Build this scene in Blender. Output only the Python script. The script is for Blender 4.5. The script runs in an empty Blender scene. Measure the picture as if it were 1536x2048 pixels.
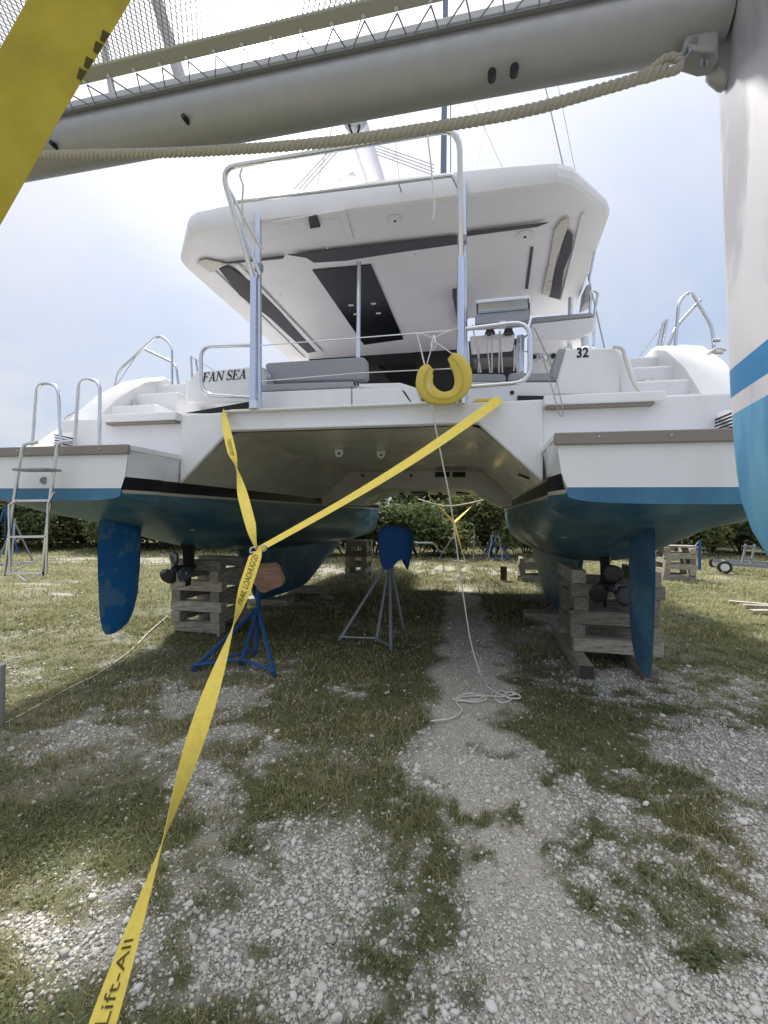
import bpy, bmesh, math, random
import numpy as np
from mathutils import Vector, Matrix
random.seed(7); RNG = np.random.default_rng(11)
sc = bpy.context.scene
C = sc.collection
R = math.radians
# ------------------------------------------------------------------ camera
CAMZ = 1.73
YAW, PITCH, ROLL, FPX = math.atan(197/900), R(0.366), R(0.65), 900.0
_Z = Vector((0, 0, 1))
_F0 = Vector((-math.sin(YAW), math.cos(YAW), 0)); _R0 = Vector((math.cos(YAW), math.sin(YAW), 0))
CF = _F0*math.cos(PITCH) + _Z*math.sin(PITCH)
_U0 = _R0.cross(CF)
CR = _R0*math.cos(ROLL) + _U0*math.sin(ROLL)
CU = _U0*math.cos(ROLL) - _R0*math.sin(ROLL)
CP = Vector((0, 0, CAMZ))
cam = bpy.data.cameras.new('camera'); camo = bpy.data.objects.new('camera', cam); C.objects.link(camo)
cam.sensor_fit = 'HORIZONTAL'; cam.sensor_width = 36; cam.lens = 36*FPX/1536
cam.clip_start = 0.02; cam.clip_end = 900
m = Matrix((CR, CU, -CF)).transposed().to_4x4(); m.translation = CP
camo.matrix_world = m; sc.camera = camo
# ------------------------------------------------------------------ light
def ray(px, py): return CF + CR*((px-768)/FPX) - CU*((py-1024)/FPX)
SUN = ray(512, 22).normalized()
SUN_EL = math.asin(SUN.z); SUN_AZ = math.atan2(SUN.x, SUN.y)      # azimuth from +Y towards +X
w = bpy.data.worlds.new('World'); sc.world = w; w.use_nodes = True
nt = w.node_tree; nt.nodes.clear()
def N(nt, t, **k):
    n = nt.nodes.new(t)
    for a, b in k.items(): setattr(n, a, b)
    return n
wo = N(nt, 'ShaderNodeOutputWorld'); bg = N(nt, 'ShaderNodeBackground'); bg.inputs[1].default_value = 0.12
sky = N(nt, 'ShaderNodeTexSky', sky_type='NISHITA'); sky.sun_disc = False
sky.sun_elevation = SUN_EL; sky.sun_rotation = SUN_AZ; sky.air_density = 1.3; sky.dust_density = 2.5
tc = N(nt, 'ShaderNodeTexCoord')
sep = N(nt, 'ShaderNodeSeparateXYZ'); nt.links.new(tc.outputs['Generated'], sep.inputs[0])
def M(nt, op, a, b=None, c=None, clamp=False):
    n = nt.nodes.new('ShaderNodeMath'); n.operation = op; n.use_clamp = clamp
    for i, x in enumerate((a, b, c)):
        if x is None: continue
        if isinstance(x, (int, float)): n.inputs[i].default_value = x
        else: nt.links.new(x, n.inputs[i])
    return n.outputs[0]
def MIX(nt, fac, a, b, mode='MIX'):
    n = nt.nodes.new('ShaderNodeMix'); n.data_type = 'RGBA'; n.blend_type = mode
    for i, x in ((0, fac), (6, a), (7, b)):
        if isinstance(x, (int, float)): n.inputs[i].default_value = x
        elif isinstance(x, tuple): n.inputs[i].default_value = (*x, 1)
        else: nt.links.new(x, n.inputs[i])
    return n.outputs[2]
# cloud sheet: overcast luminance rises towards the zenith, wispy noise on a flattened dome
zc = M(nt, 'MAXIMUM', sep.outputs[2], 0.0)
den = M(nt, 'ADD', zc, 0.22)
cmb = N(nt, 'ShaderNodeCombineXYZ')
nt.links.new(M(nt, 'DIVIDE', sep.outputs[0], den), cmb.inputs[0]); nt.links.new(M(nt, 'DIVIDE', sep.outputs[1], den), cmb.inputs[1])
n1 = N(nt, 'ShaderNodeTexNoise'); n1.inputs['Scale'].default_value = 1.15; n1.inputs['Detail'].default_value = 6; n1.inputs['Roughness'].default_value = .55; n1.inputs['Distortion'].default_value = .5
nt.links.new(cmb.outputs[0], n1.inputs['Vector'])
cl = M(nt, 'MULTIPLY', M(nt, 'SUBTRACT', n1.outputs[0], 0.36, clamp=True), 3.2, clamp=True)
lum = M(nt, 'ADD', M(nt, 'ADD', M(nt, 'MULTIPLY', zc, .5), M(nt, 'MULTIPLY', M(nt, 'POWER', zc, 3.0), 6.2)), 3.7)
dotn = N(nt, 'ShaderNodeVectorMath', operation='DOT_PRODUCT'); nt.links.new(tc.outputs['Generated'], dotn.inputs[0]); dotn.inputs[1].default_value = SUN
dp = M(nt, 'MAXIMUM', dotn.outputs['Value'], 0.0)
g1 = M(nt, 'MULTIPLY', M(nt, 'POWER', dp, 40.0), 2.2)
g2 = M(nt, 'MULTIPLY', M(nt, 'POWER', dp, 420.0), 120.0)
lumt = M(nt, 'ADD', M(nt, 'ADD', lum, g1), g2)
ccol = MIX(nt, M(nt, 'POWER', zc, 2.2), MIX(nt, cl, (0.62, 0.79, 1.10), (0.95, 0.98, 1.09)), (1.06, 1.0, .93))
sc1 = N(nt, 'ShaderNodeVectorMath', operation='SCALE'); nt.links.new(ccol, sc1.inputs[0]); nt.links.new(lumt, sc1.inputs['Scale'])
fin = MIX(nt, 0.86, sky.outputs[0], sc1.outputs[0])
nt.links.new(fin, bg.inputs[0]); nt.links.new(bg.outputs[0], wo.inputs[0])
sl = bpy.data.lights.new('sun', 'SUN'); sl.energy = 4.2; sl.angle = R(5); sl.color = (1, .95, .86)
so = bpy.data.objects.new('sun', sl); C.objects.link(so); so.rotation_euler = SUN.to_track_quat('Z', 'Y').to_euler()
sc.view_settings.view_transform = 'Standard'; sc.view_settings.look = 'None'
sc.view_settings.gamma = 1; sc.view_settings.exposure = 0.6
try: sc.view_settings.use_curve_mapping = False
except Exception: pass
try: sc.cycles.max_bounces = 8; sc.cycles.diffuse_bounces = 4
except Exception: pass
# ------------------------------------------------------------------ points
def PY(px, py, Y): d = ray(px, py); return CP + d*(Y/d.y)
def PX(px, py, X): d = ray(px, py); return CP + d*(X/d.x)
def PZ(px, py, z): d = ray(px, py); return CP + d*((z-CAMZ)/d.z)
def PD(px, py, dep): return CP + ray(px, py)*dep
CX = -1.33                     # centreline of the big catamaran
YT = 3.55                      # its transoms
# ------------------------------------------------------------------ noise for geometry
_perm = RNG.random((256, 256))
def vnoise(x, y):
    xi = np.floor(x).astype(int); yi = np.floor(y).astype(int); fx = x-xi; fy = y-yi
    fx = fx*fx*(3-2*fx); fy = fy*fy*(3-2*fy)
    a = _perm[xi % 256, yi % 256]; b = _perm[(xi+1) % 256, yi % 256]; c = _perm[xi % 256, (yi+1) % 256]; d = _perm[(xi+1) % 256, (yi+1) % 256]
    return (a*(1-fx)+b*fx)*(1-fy)+(c*(1-fx)+d*fx)*fy
def fbm(x, y, o=4):
    s = 0; a = .5; t = 0
    for i in range(o):
        s = s + a*vnoise(x*2**i+17.3*i, y*2**i+5.1*i); t += a; a *= .5
    return s/t
# ------------------------------------------------------------------ materials
MATS = {}
def mat(name, col, rough=.5, metal=0., var=0., vscale=8., col2=None, bump=0., bscale=60., spec=.5, lo=.4, hi=.6, stretch=None, rvar=0., attr=None, emis=None, objrand=0., coat=0.):
    m = bpy.data.materials.new(name); m.use_nodes = True; t = m.node_tree; p = t.nodes['Principled BSDF']
    p.inputs['Roughness'].default_value = rough; p.inputs['Metallic'].default_value = metal
    p.inputs['Specular IOR Level'].default_value = spec
    if coat: p.inputs['Coat Weight'].default_value = coat; p.inputs['Coat Roughness'].default_value = .08
    out = None
    co = N(t, 'ShaderNodeTexCoord'); vec = co.outputs['Object']
    if stretch:
        mp = N(t, 'ShaderNodeMapping'); mp.inputs['Scale'].default_value = stretch; t.links.new(vec, mp.inputs[0]); vec = mp.outputs[0]
    if col2 is not None:
        n = N(t, 'ShaderNodeTexNoise'); n.inputs['Scale'].default_value = vscale; n.inputs['Detail'].default_value = 7; n.inputs['Roughness'].default_value = .62
        t.links.new(vec, n.inputs['Vector'])
        mr = N(t, 'ShaderNodeMapRange'); mr.inputs[1].default_value = lo; mr.inputs[2].default_value = hi; t.links.new(n.outputs[0], mr.inputs[0])
        out = MIX(t, mr.outputs[0], col, col2)
        if rvar:
            t.links.new(M(t, 'ADD', M(t, 'MULTIPLY', mr.outputs[0], rvar), rough), p.inputs['Roughness'])
    else:
        out = MIX(t, 0.0, col, col)
    if var:
        n = N(t, 'ShaderNodeTexNoise'); n.inputs['Scale'].default_value = vscale*3.7; n.inputs['Detail'].default_value = 8; n.inputs['Roughness'].default_value = .7
        t.links.new(vec, n.inputs['Vector'])
        k = M(t, 'ADD', M(t, 'MULTIPLY', M(t, 'SUBTRACT', n.outputs[0], .5), var*2), 1.0)
        s = N(t, 'ShaderNodeVectorMath', operation='SCALE'); t.links.new(out, s.inputs[0]); t.links.new(k, s.inputs['Scale']); out = s.outputs[0]
    if objrand:
        oi = N(t, 'ShaderNodeObjectInfo')
        k = M(t, 'ADD', M(t, 'MULTIPLY', M(t, 'SUBTRACT', oi.outputs['Random'], .5), objrand*2), 1.0)
        s = N(t, 'ShaderNodeVectorMath', operation='SCALE'); t.links.new(out, s.inputs[0]); t.links.new(k, s.inputs['Scale']); out = s.outputs[0]
    if attr:
        a = N(t, 'ShaderNodeAttribute', attribute_name='tone')
        s = N(t, 'ShaderNodeMix'); s.data_type = 'RGBA'; t.links.new(a.outputs['Fac'], s.inputs[0]); t.links.new(out, s.inputs[6]); s.inputs[7].default_value = (*attr, 1); out = s.outputs[2]
    t.links.new(out, p.inputs['Base Color'])
    if bump:
        n = N(t, 'ShaderNodeTexNoise'); n.inputs['Scale'].default_value = bscale; n.inputs['Detail'].default_value = 5
        t.links.new(vec, n.inputs['Vector'])
        b = N(t, 'ShaderNodeBump'); b.inputs['Strength'].default_value = bump; b.inputs['Distance'].default_value = .01
        t.links.new(n.outputs[0], b.inputs['Height']); t.links.new(b.outputs[0], p.inputs['Normal'])
    MATS[name] = m; return m
gel = mat('gelcoat', (.83, .83, .845), .16, var=.035, vscale=1.7, col2=(.73, .72, .69), lo=.48, hi=.85, rvar=.3, spec=.5, stretch=(1, 1, .45))
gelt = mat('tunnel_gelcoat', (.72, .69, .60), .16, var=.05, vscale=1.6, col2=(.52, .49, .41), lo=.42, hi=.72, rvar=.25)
roof_m = mat('hardtop_gelcoat', (.82, .81, .85), .45, var=.03, vscale=1.1, col2=(.74, .725, .745), lo=.45, hi=.8, bump=.08, bscale=300)
black_s = mat('black_stripe', (.006, .007, .012), .5, var=.2, vscale=5)
cream = mat('cream_stripe', (.5, .47, .4), .5, var=.1, vscale=8)
anti = mat('bottom_paint', (.026, .11, .18), .34, var=.5, vscale=2.6, col2=(.12, .215, .24), lo=.42, hi=.70, rvar=.35, stretch=(1, .3, 1.8), bump=.15, bscale=30)
anti_l = mat('faded_bottom_paint', (.035, .15, .28), .45, var=.25, vscale=2.5, col2=(.06, .205, .33), lo=.4, hi=.7, stretch=(1, 1, .4))
rud = mat('rudder_paint', (.01, .135, .37), .45, var=.06, vscale=2.1, col2=(.075, .20, .36), lo=.51, hi=.53, bump=.1, bscale=40)
rud2 = mat('rudder_paint_dull', (.03, .11, .21), .5, var=.2, vscale=2.6, col2=(.08, .19, .27), lo=.45, hi=.65, bump=.1, bscale=40)
steel = mat('stainless_steel', (.72, .73, .76), .16, 1.0, var=.05, vscale=10)
alu = mat('aluminium', (.43, .43, .43), .5, .45, var=.12, vscale=5, bump=.05, bscale=300)
post_m = mat('anodised_post', (.62, .66, .76), .22, .85, var=.03, vscale=6)
mastm = mat('mast_paint', (.16, .18, .26), .4, .3)
boomm = mat('boom_paint', (.62, .63, .68), .4, .2, var=.06, vscale=6)
fab = mat('grey_cushion_fabric', (.36, .37, .40), .9, var=.06, vscale=12, bump=.2, bscale=400)
dark_f = mat('charcoal_curtain', (.085, .085, .10), .85, var=.2, vscale=9, bump=.3, bscale=40)
vinyl = mat('curtain_vinyl', (.60, .56, .52), .45, col2=(.33, .25, .18), lo=.55, hi=.7, vscale=7, bump=.3, bscale=25)
rub = mat('grey_fender_strip', (.27, .24, .215), .8, var=.1, vscale=12, bump=.2, bscale=150)
glass = mat('dark_glass', (.004, .004, .006), .08, spec=.6)
bgl = mat('black_panel', (.006, .007, .010), .22)
dark = mat('dark_recess', (.012, .012, .015), .6)
black = mat('black_plastic', (.015, .015, .018), .45)
rubber = mat('tyre_rubber', (.03, .03, .03), .8)
ropem = mat('cream_rope', (.56, .52, .43), .85, var=.18, vscale=25, bump=.5, bscale=500)
ropew = mat('white_line', (.68, .66, .60), .85, var=.1, vscale=25)
ropeg = mat('grey_line', (.30, .30, .31), .85)
yel = mat('yellow_webbing', (.90, .71, .12), .75, var=.12, vscale=30, col2=(.74, .57, .11), lo=.42, hi=.8, bump=.25, bscale=600)
yelo = mat('old_yellow_webbing', (.66, .53, .05), .7, var=.10, vscale=6, col2=(.52, .41, .04), lo=.4, hi=.65, bump=.25, bscale=500)
ink = mat('webbing_print', (.10, .075, .015), .8)
buoy = mat('yellow_foam_cover', (.64, .50, .09), .65, var=.08, vscale=8, bump=.15, bscale=200)
wood = mat('timber', (.38, .345, .285), .85, var=.45, vscale=5, col2=(.17, .145, .115), lo=.42, hi=.68, stretch=(1.2, 9, 9), bump=.5, bscale=14, objrand=.38)
woodr = mat('plywood_pad', (.36, .21, .13), .7, var=.15, vscale=4, col2=(.23, .13, .08), lo=.4, hi=.6, stretch=(1, 8, 8))
wooddk = mat('dark_timber', (.07, .05, .04), .85, var=.3, vscale=5)
blue_s = mat('blue_painted_steel', (.022, .085, .24), .5, var=.12, vscale=14, col2=(.10, .13, .18), lo=.6, hi=.7, bump=.15, bscale=90)
galv = mat('galvanised_steel', (.30, .32, .35), .5, .5, var=.12, vscale=14)
tarp = mat('blue_cloth', (.012, .075, .26), .85, var=.12, vscale=9, bump=.3, bscale=60)
prop_m = mat('propeller_bronze', (.03, .03, .035), .45, .3, col2=(.25, .26, .27), lo=.56, hi=.6, vscale=9)
netm = mat('trampoline_net', (.42, .42, .42), .8)
hemm = mat('trampoline_hem', (.50, .50, .43), .85, var=.12, vscale=20, bump=.2, bscale=300)
nb_w = mat('near_hull_white', (.42, .42, .475), .3, var=.05, vscale=.9, col2=(.52, .52, .575), lo=.47, hi=.52, rvar=.15, stretch=(2, 2, .8), bump=.03, bscale=40)  # paler sharp-edged blotches are patches of sunlight put into the hull colour
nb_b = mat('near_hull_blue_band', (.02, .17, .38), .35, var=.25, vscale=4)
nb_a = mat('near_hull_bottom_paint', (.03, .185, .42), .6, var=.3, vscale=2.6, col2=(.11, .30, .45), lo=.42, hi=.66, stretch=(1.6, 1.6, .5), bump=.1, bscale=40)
stone_m = mat('limestone', (.70, .68, .63), .92, var=.22, vscale=30, attr=(.42, .39, .34), bump=.4, bscale=120)
grassm = mat('grass_blade', (.17, .185, .082), .7, attr=(.52, .47, .26), spec=.25)
leafm = mat('clover_leaf', (.11, .165, .065), .6, attr=(.19, .24, .10), spec=.3)
bushm = mat('bush_leaf', (.045, .075, .025), .6, attr=(.20, .22, .085), spec=.35, objrand=.3)
barkm = mat('bark', (.10, .08, .06), .9, var=.2, vscale=10)
whitepl = mat('white_plastic', (.75, .75, .76), .4)
clothm = mat('white_canvas', (.62, .62, .64), .9, var=.05, vscale=8, bump=.3, bscale=12)
for m_ in (grassm, leafm, bushm):      # leaves let some light through
    t = m_.node_tree; p = t.nodes['Principled BSDF']; o_ = t.nodes['Material Output']; tr_ = N(t, 'ShaderNodeBsdfTranslucent'); mx = N(t, 'ShaderNodeMixShader'); mx.inputs[0].default_value = .35
    src = p.inputs['Base Color'].links[0].from_socket; t.links.new(src, tr_.inputs[0]); t.links.new(p.outputs[0], mx.inputs[1]); t.links.new(tr_.outputs[0], mx.inputs[2]); t.links.new(mx.outputs[0], o_.inputs[0])
# ------------------------------------------------------------------ mesh builder
def tag(o, label=None, cat=None, group=None, kind=None):
    if label: o['label'] = label
    if cat: o['category'] = cat
    if group: o['group'] = group
    if kind: o['kind'] = kind
    return o
def empty(name, loc, label=None, cat=None, group=None, rz=0.):
    o = bpy.data.objects.new(name, None); C.objects.link(o); o.location = loc; o.rotation_euler = (0, 0, rz); o.empty_display_size = .2
    return tag(o, label, cat, group)
def basis(d, up=_Z):
    d = Vector(d).normalized(); u = Vector(up)
    if abs(d.dot(u)) > .98: u = Vector((0, 1, 0))
    s = d.cross(u).normalized(); return d, s, s.cross(d).normalized()
def wloc(p):
    l = Vector((0, 0, 0))
    while p is not None: l += p.location; p = p.parent
    return l
class MB:
    def __init__(s): s.v = []; s.f = []; s.mi = []; s.cur = 0
    def add(s, vs, fs, mi=None):
        b = len(s.v); s.v += [tuple(x) for x in vs]; s.f += [tuple(b+i for i in f) for f in fs]
        s.mi += [s.cur if mi is None else mi]*len(fs)
    def box(s, c, size, rot=None, taper=1.):
        c = Vector(c); hx, hy, hz = size[0]/2, size[1]/2, size[2]/2; vs = []
        for z in (-1, 1):
            k = taper if z > 0 else 1
            for x, y in ((-1, -1), (1, -1), (1, 1), (-1, 1)):
                p = Vector((x*hx*k, y*hy*k, z*hz)); vs.append(c + (rot @ p if rot is not None else p))
        s.add(vs, [(0, 3, 2, 1), (4, 5, 6, 7), (0, 1, 5, 4), (1, 2, 6, 5), (2, 3, 7, 6), (3, 0, 4, 7)]); return s
    def bb(s, a, b):
        a = Vector(a); b = Vector(b); return s.box((a+b)/2, (abs(b.x-a.x), abs(b.y-a.y), abs(b.z-a.z)))
    def bar(s, a, b, w, h, up=_Z):
        a = Vector(a); b = Vector(b); d, sd, u = basis(b-a, up)
        vs = [p + sd*x*w/2 + u*y*h/2 for p in (a, b) for x, y in ((-1, -1), (1, -1), (1, 1), (-1, 1))]
        s.add(vs, [(0, 3, 2, 1), (4, 5, 6, 7), (0, 1, 5, 4), (1, 2, 6, 5), (2, 3, 7, 6), (3, 0, 4, 7)][:]); return s
    def tube(s, pts, r, n=8, closed=False, cap=True):
        pts = [Vector(p) for p in pts]; L = len(pts); rr = r if isinstance(r, (list, tuple)) else [r]*L
        d0 = (pts[1]-pts[0]).normalized(); _, u, _ = basis(d0); vs = []
        for i in range(L):
            if closed: t = (pts[(i+1) % L]-pts[i-1]).normalized()
            else: t = (pts[min(i+1, L-1)]-pts[max(i-1, 0)]).normalized()
            u = (u - t*u.dot(t)); u.normalize(); v = t.cross(u)
            for k in range(n):
                a = 2*math.pi*k/n; vs.append(pts[i] + (u*math.cos(a)+v*math.sin(a))*rr[i])
        fs = []
        for i in range(L if closed else L-1):
            j = (i+1) % L
            for k in range(n): k2 = (k+1) % n; fs.append((i*n+k, i*n+k2, j*n+k2, j*n+k))
        if cap and not closed: fs += [tuple(range(n))[::-1], tuple((L-1)*n+k for k in range(n))]
        s.add(vs, fs); return s
    def cyl(s, a, b, r, n=14, r2=None): return s.tube([a, b], [r, r if r2 is None else r2], n)
    def prism(s, pts, off):
        """polygon of 3D points extruded by the vector off"""
        off = Vector(off); P = [Vector(p) for p in pts]; n = len(P)
        s.add(P+[p+off for p in P], [tuple(range(n))[::-1], tuple(range(n, 2*n))]+[(i, (i+1) % n, n+(i+1) % n, n+i) for i in range(n)]); return s
    def loft(s, rows, mis=None, closed=False):
        n = len(rows[0]); vs = [p for r in rows for p in r]
        b = len(s.v); s.v += [tuple(x) for x in vs]
        for i in range(len(rows)-1):
            for k in range(n if closed else n-1):
                k2 = (k+1) % n
                s.f.append((b+i*n+k, b+i*n+k2, b+(i+1)*n+k2, b+(i+1)*n+k)); s.mi.append(mis[k] if mis else s.cur)
        return s
    def sphere(s, c, r, n=10, m=6, sx=1, sy=1, sz=1):
        c = Vector(c); rows = []
        for i in range(m+1):
            a = math.pi*i/m
            rows.append([c+Vector((r*sx*math.sin(a)*math.cos(2*math.pi*k/n), r*sy*math.sin(a)*math.sin(2*math.pi*k/n), r*sz*math.cos(a))) for k in range(n)])
        return s.loft(rows, closed=True)
    def build(s, name, m, parent=None, bevel=0., smooth=35, sub=0, label=None, solid=0., fix=True):
        me = bpy.data.meshes.new(name); o = wloc(parent)
        me.from_pydata([(x-o.x, y-o.y, z-o.z) for x, y, z in s.v], [], s.f)
        ms = m if isinstance(m, (list, tuple)) else [m]
        for q in ms: me.materials.append(q)
        me.polygons.foreach_set('material_index', s.mi)
        if fix:
            b = bmesh.new(); b.from_mesh(me); bmesh.ops.recalc_face_normals(b, faces=b.faces); b.to_mesh(me); b.free()
        if smooth:
            me.shade_smooth(); me.set_sharp_from_angle(angle=R(smooth))
        ob = bpy.data.objects.new(name, me); C.objects.link(ob)
        if parent is not None: ob.parent = parent
        if solid: q = ob.modifiers.new('solid', 'SOLIDIFY'); q.thickness = solid; q.offset = 0
        if bevel: q = ob.modifiers.new('bevel', 'BEVEL'); q.width = bevel; q.segments = 2; q.limit_method = 'ANGLE'; q.harden_normals = False
        if sub: q = ob.modifiers.new('sub', 'SUBSURF'); q.levels = q.render_levels = sub
        if label: ob['label'] = label
        return ob
def fillet(pts, r, n=5):
    pts = [Vector(p) for p in pts]; out = [pts[0]]
    for i in range(1, len(pts)-1):
        a, b, c = pts[i-1], pts[i], pts[i+1]; d1 = (a-b); d2 = (c-b); q = min(r, d1.length*.49, d2.length*.49)
        p1 = b+d1.normalized()*q; p2 = b+d2.normalized()*q
        for k in range(n+1): t = k/n; out.append(p1*(1-t)**2+b*2*t*(1-t)+p2*t*t)
    out.append(pts[-1]); return out
def spline(pts, n=12):
    P = [Vector(p) for p in pts]; P = [P[0]*2-P[1]]+P+[P[-1]*2-P[-2]]; out = []
    for i in range(1, len(P)-2):
        for k in range(n):
            t = k/n; a, b, c, d = P[i-1:i+3]
            out.append(.5*((2*b)+(c-a)*t+(2*a-5*b+4*c-d)*t*t+(3*b-a-3*c+d)*t**3))
    out.append(P[-2]); return out
def text_mesh(body, size=1., extrude=0., bold=0.):
    cu = bpy.data.curves.new('lettering', 'FONT'); cu.body = body; cu.size = size; cu.extrude = extrude; cu.align_x = 'CENTER'; cu.align_y = 'CENTER'; cu.resolution_u = 3; cu.offset = bold
    o = bpy.data.objects.new('lettering', cu); me = o.to_mesh()
    vs = [Vector(v.co) for v in me.vertices]; fs = [tuple(p.vertices) for p in me.polygons]; o.to_mesh_clear(); bpy.data.objects.remove(o); return vs, fs
# ================================================================== GROUND
def interp(x, xs, ys): return np.interp(x, xs, ys)
BL = [  # gravel patches, seen positions on the ground: px, py, rx, ry, amount
 (1255,1362,110,26,1.),(1400,1450,130,50,.75),(1500,1560,90,60,.8),(1210,1640,190,60,.65),(1400,1790,190,90,.8),(1230,1900,240,110,.75),(1480,1960,150,90,.6),(1500,1690,110,40,.7),
 (1110,1250,50,14,.7),(1095,1345,30,12,.5),(420,1480,110,36,.8),(200,1465,180,40,.55),(60,1500,110,60,.6),(385,1560,60,34,.7),(470,1612,50,26,.8),(440,1390,90,24,.8),(330,1375,90,22,.5),(560,1330,70,16,.6),
 (620,1830,160,100,.95),(500,1960,150,90,.95),(720,1750,80,70,.75),(820,1900,70,70,.6),(700,1985,150,70,.85),(865,1650,40,60,.5),(50,1850,90,36,.75),(120,1930,120,44,.5),(720,1385,70,18,.6),(640,1200,60,10,.7),
 (280,1315,60,12,.4),(1440,1392,100,20,.6),(960,1440,70,40,.5),(980,1500,110,50,.6),(350,1720,90,30,.4),(700,1440,80,18,.3),(1000,1780,150,120,.45),(930,1950,150,100,.5),(1150,1960,260,110,.75),(1280,1760,230,80,.55),(1130,1560,90,40,.35),(250,1600,90,26,.3),(560,1650,60,22,.35),(150,1745,110,26,.4),(640,1540,50,16,.3),(430,1900,200,120,.5),
 (250,1118,190,5,.9),(640,1138,110,8,.9),(900,1140,160,6,.8),(1010,1145,60,6,.8),(140,1180,60,5,.5),(60,1165,70,6,.5),(430,1128,120,6,.6),(1420,1128,110,4,.5),(1350,1225,60,8,.25)]
def project(x, y, z=0.):
    dx, dy, dz = x, y, z-CAMZ
    cf = dx*CF.x+dy*CF.y+dz*CF.z; cf = np.where(cf > .2, cf, np.nan)
    cr = dx*CR.x+dy*CR.y+dz*CR.z; cu = dx*CU.x+dy*CU.y+dz*CU.z
    return 768+FPX*cr/cf, 1024-FPX*cu/cf, cf
def masks(x, y):
    px, py, d = project(x, y)
    px = np.nan_to_num(px, nan=-9999.); py = np.nan_to_num(py, nan=9999.)
    wob = (fbm(x*2.2+3, y*2.2, 6)-.5); wob2 = (fbm(x*2.2+43, y*2.2+9, 6)-.5)
    sc_ = np.clip((py-1030)/500, .02, 2)
    qx = px+wob*330*sc_; qy = py+wob2*170*sc_
    g = np.zeros_like(x)
    for a, b, rx, ry, k in BL:
        r = ((qx-a)/rx)**2+((qy-b)/ry)**2
        g = np.maximum(g, k*np.exp(-r*.75))
    def sm(v, a, b): t_ = np.clip((v-a)/(b-a), 0, 1); return t_*t_*(3-2*t_)
    segd = lambda x0, y0, x1, y1: np.hypot(qx-(x0+(x1-x0)*np.clip(((qx-x0)*(x1-x0)+(qy-y0)*(y1-y0))/((x1-x0)**2+(y1-y0)**2), 0, 1)), (qy-(y0+(y1-y0)*np.clip(((qx-x0)*(x1-x0)+(qy-y0)*(y1-y0))/((x1-x0)**2+(y1-y0)**2), 0, 1)))*1.35)
    rg = sm(qx, 800, 900)*sm(qy, 1410, 1500)*.82
    strip = np.maximum(np.exp(-(segd(1050, 1440, 1190, 1500)/58)**2), np.maximum(np.exp(-(segd(1190, 1490, 1480, 1640)/36)**2), np.exp(-(segd(1130, 1330, 1080, 1400)/60)**2)))
    strip = np.maximum(strip, .6*np.exp(-(segd(1150, 1650, 1220, 1790)/20)**2)); strip = np.maximum(strip, .7*np.exp(-(segd(1450, 1720, 1530, 1900)/45)**2))
    tuft_ = np.clip((fbm(x*4.4+77, y*4.4+13, 4)-.62)*9, 0, 1)
    rg = rg*(1-.95*strip)*(1-.75*tuft_)
    g = np.maximum(g*(1-.8*strip), rg)
    pc = interp(py, [1150, 1200, 1300, 1400, 1500, 1600, 1700, 1800, 2048, 2600], [925, 925, 945, 955, 965, 995, 1020, 1050, 1085, 1100])
    pw = interp(py, [1150, 1200, 1300, 1400, 1500, 1600, 1700, 1800, 2048, 2600], [18, 28, 62, 80, 85, 85, 95, 115, 170, 320])
    sand = np.clip(1.35-np.abs(px+wob*130*sc_-pc)/pw, 0, 1)*(1-.8*strip)*(1-.6*tuft_)*np.clip((py-1165)/30, 0, 1)
    sand = np.clip(sand*1.6-(fbm(x*3+61, y*3+22, 5)-.45)*2.2*np.clip((py-1380)/250, .15, 1), 0, 1)
    n = fbm(x*1.3+9, y*1.3+2, 5); n2 = fbm(x*6, y*6, 3)
    n3 = fbm(x*14+5, y*14+8, 3); g = np.clip(g*1.05+(n-.56)*1.5+((n2-.5)*.9+(n3-.5)*.9)*np.clip(g*2.5+.25, 0, 1), 0, 1)
    behind = (py > 2300)
    g = np.where(behind, np.clip((n-.42)*3, 0, 1), g)
    dirt = np.exp(-(((qx-120)/260)**2+((qy-1490)/95)**2))*.85+np.exp(-(((qx-1080)/120)**2+((qy-1290)/50)**2))*.8
    dirt = np.clip(dirt+(fbm(x*.9+30, y*.9+4)-.55)*1.5, 0, 1)
    return g, sand, dirt
def ground_z(x, y):
    return (fbm(x*.5+7, y*.5, 3)-.5)*.05+(fbm(x*5, y*5, 3)-.5)*.022+(fbm(x*22, y*22, 2)-.5)*.006
def graded(lo, hi, fine0, fine1, step, far):
    a = list(np.arange(fine0, fine1, step)); s = step; v = fine1
    while v < hi: a.append(v); s *= 1.09; v += s
    a.append(hi); s = step; v = fine0-step; b = []
    while v > lo: b.append(v); s *= 1.09; v -= s
    b.append(lo); return np.array(b[::-1]+a)
gx = graded(-320, 320, -5.2, 3.2, .03, 0); gy = graded(-60, 420, 1.2, 7.5, .03, 0)
GX, GY = np.meshgrid(gx, gy, indexing='ij'); fx, fy = GX.ravel(), GY.ravel()
gg, gs, gd = masks(fx, fy)
gz = ground_z(fx, fy)
me = bpy.data.meshes.new('ground'); nx, ny = len(gx), len(gy)
idx = np.arange(nx*ny).reshape(nx, ny)
q = np.stack([idx[:-1, :-1], idx[1:, :-1], idx[1:, 1:], idx[:-1, 1:]], -1).reshape(-1, 4)
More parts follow.
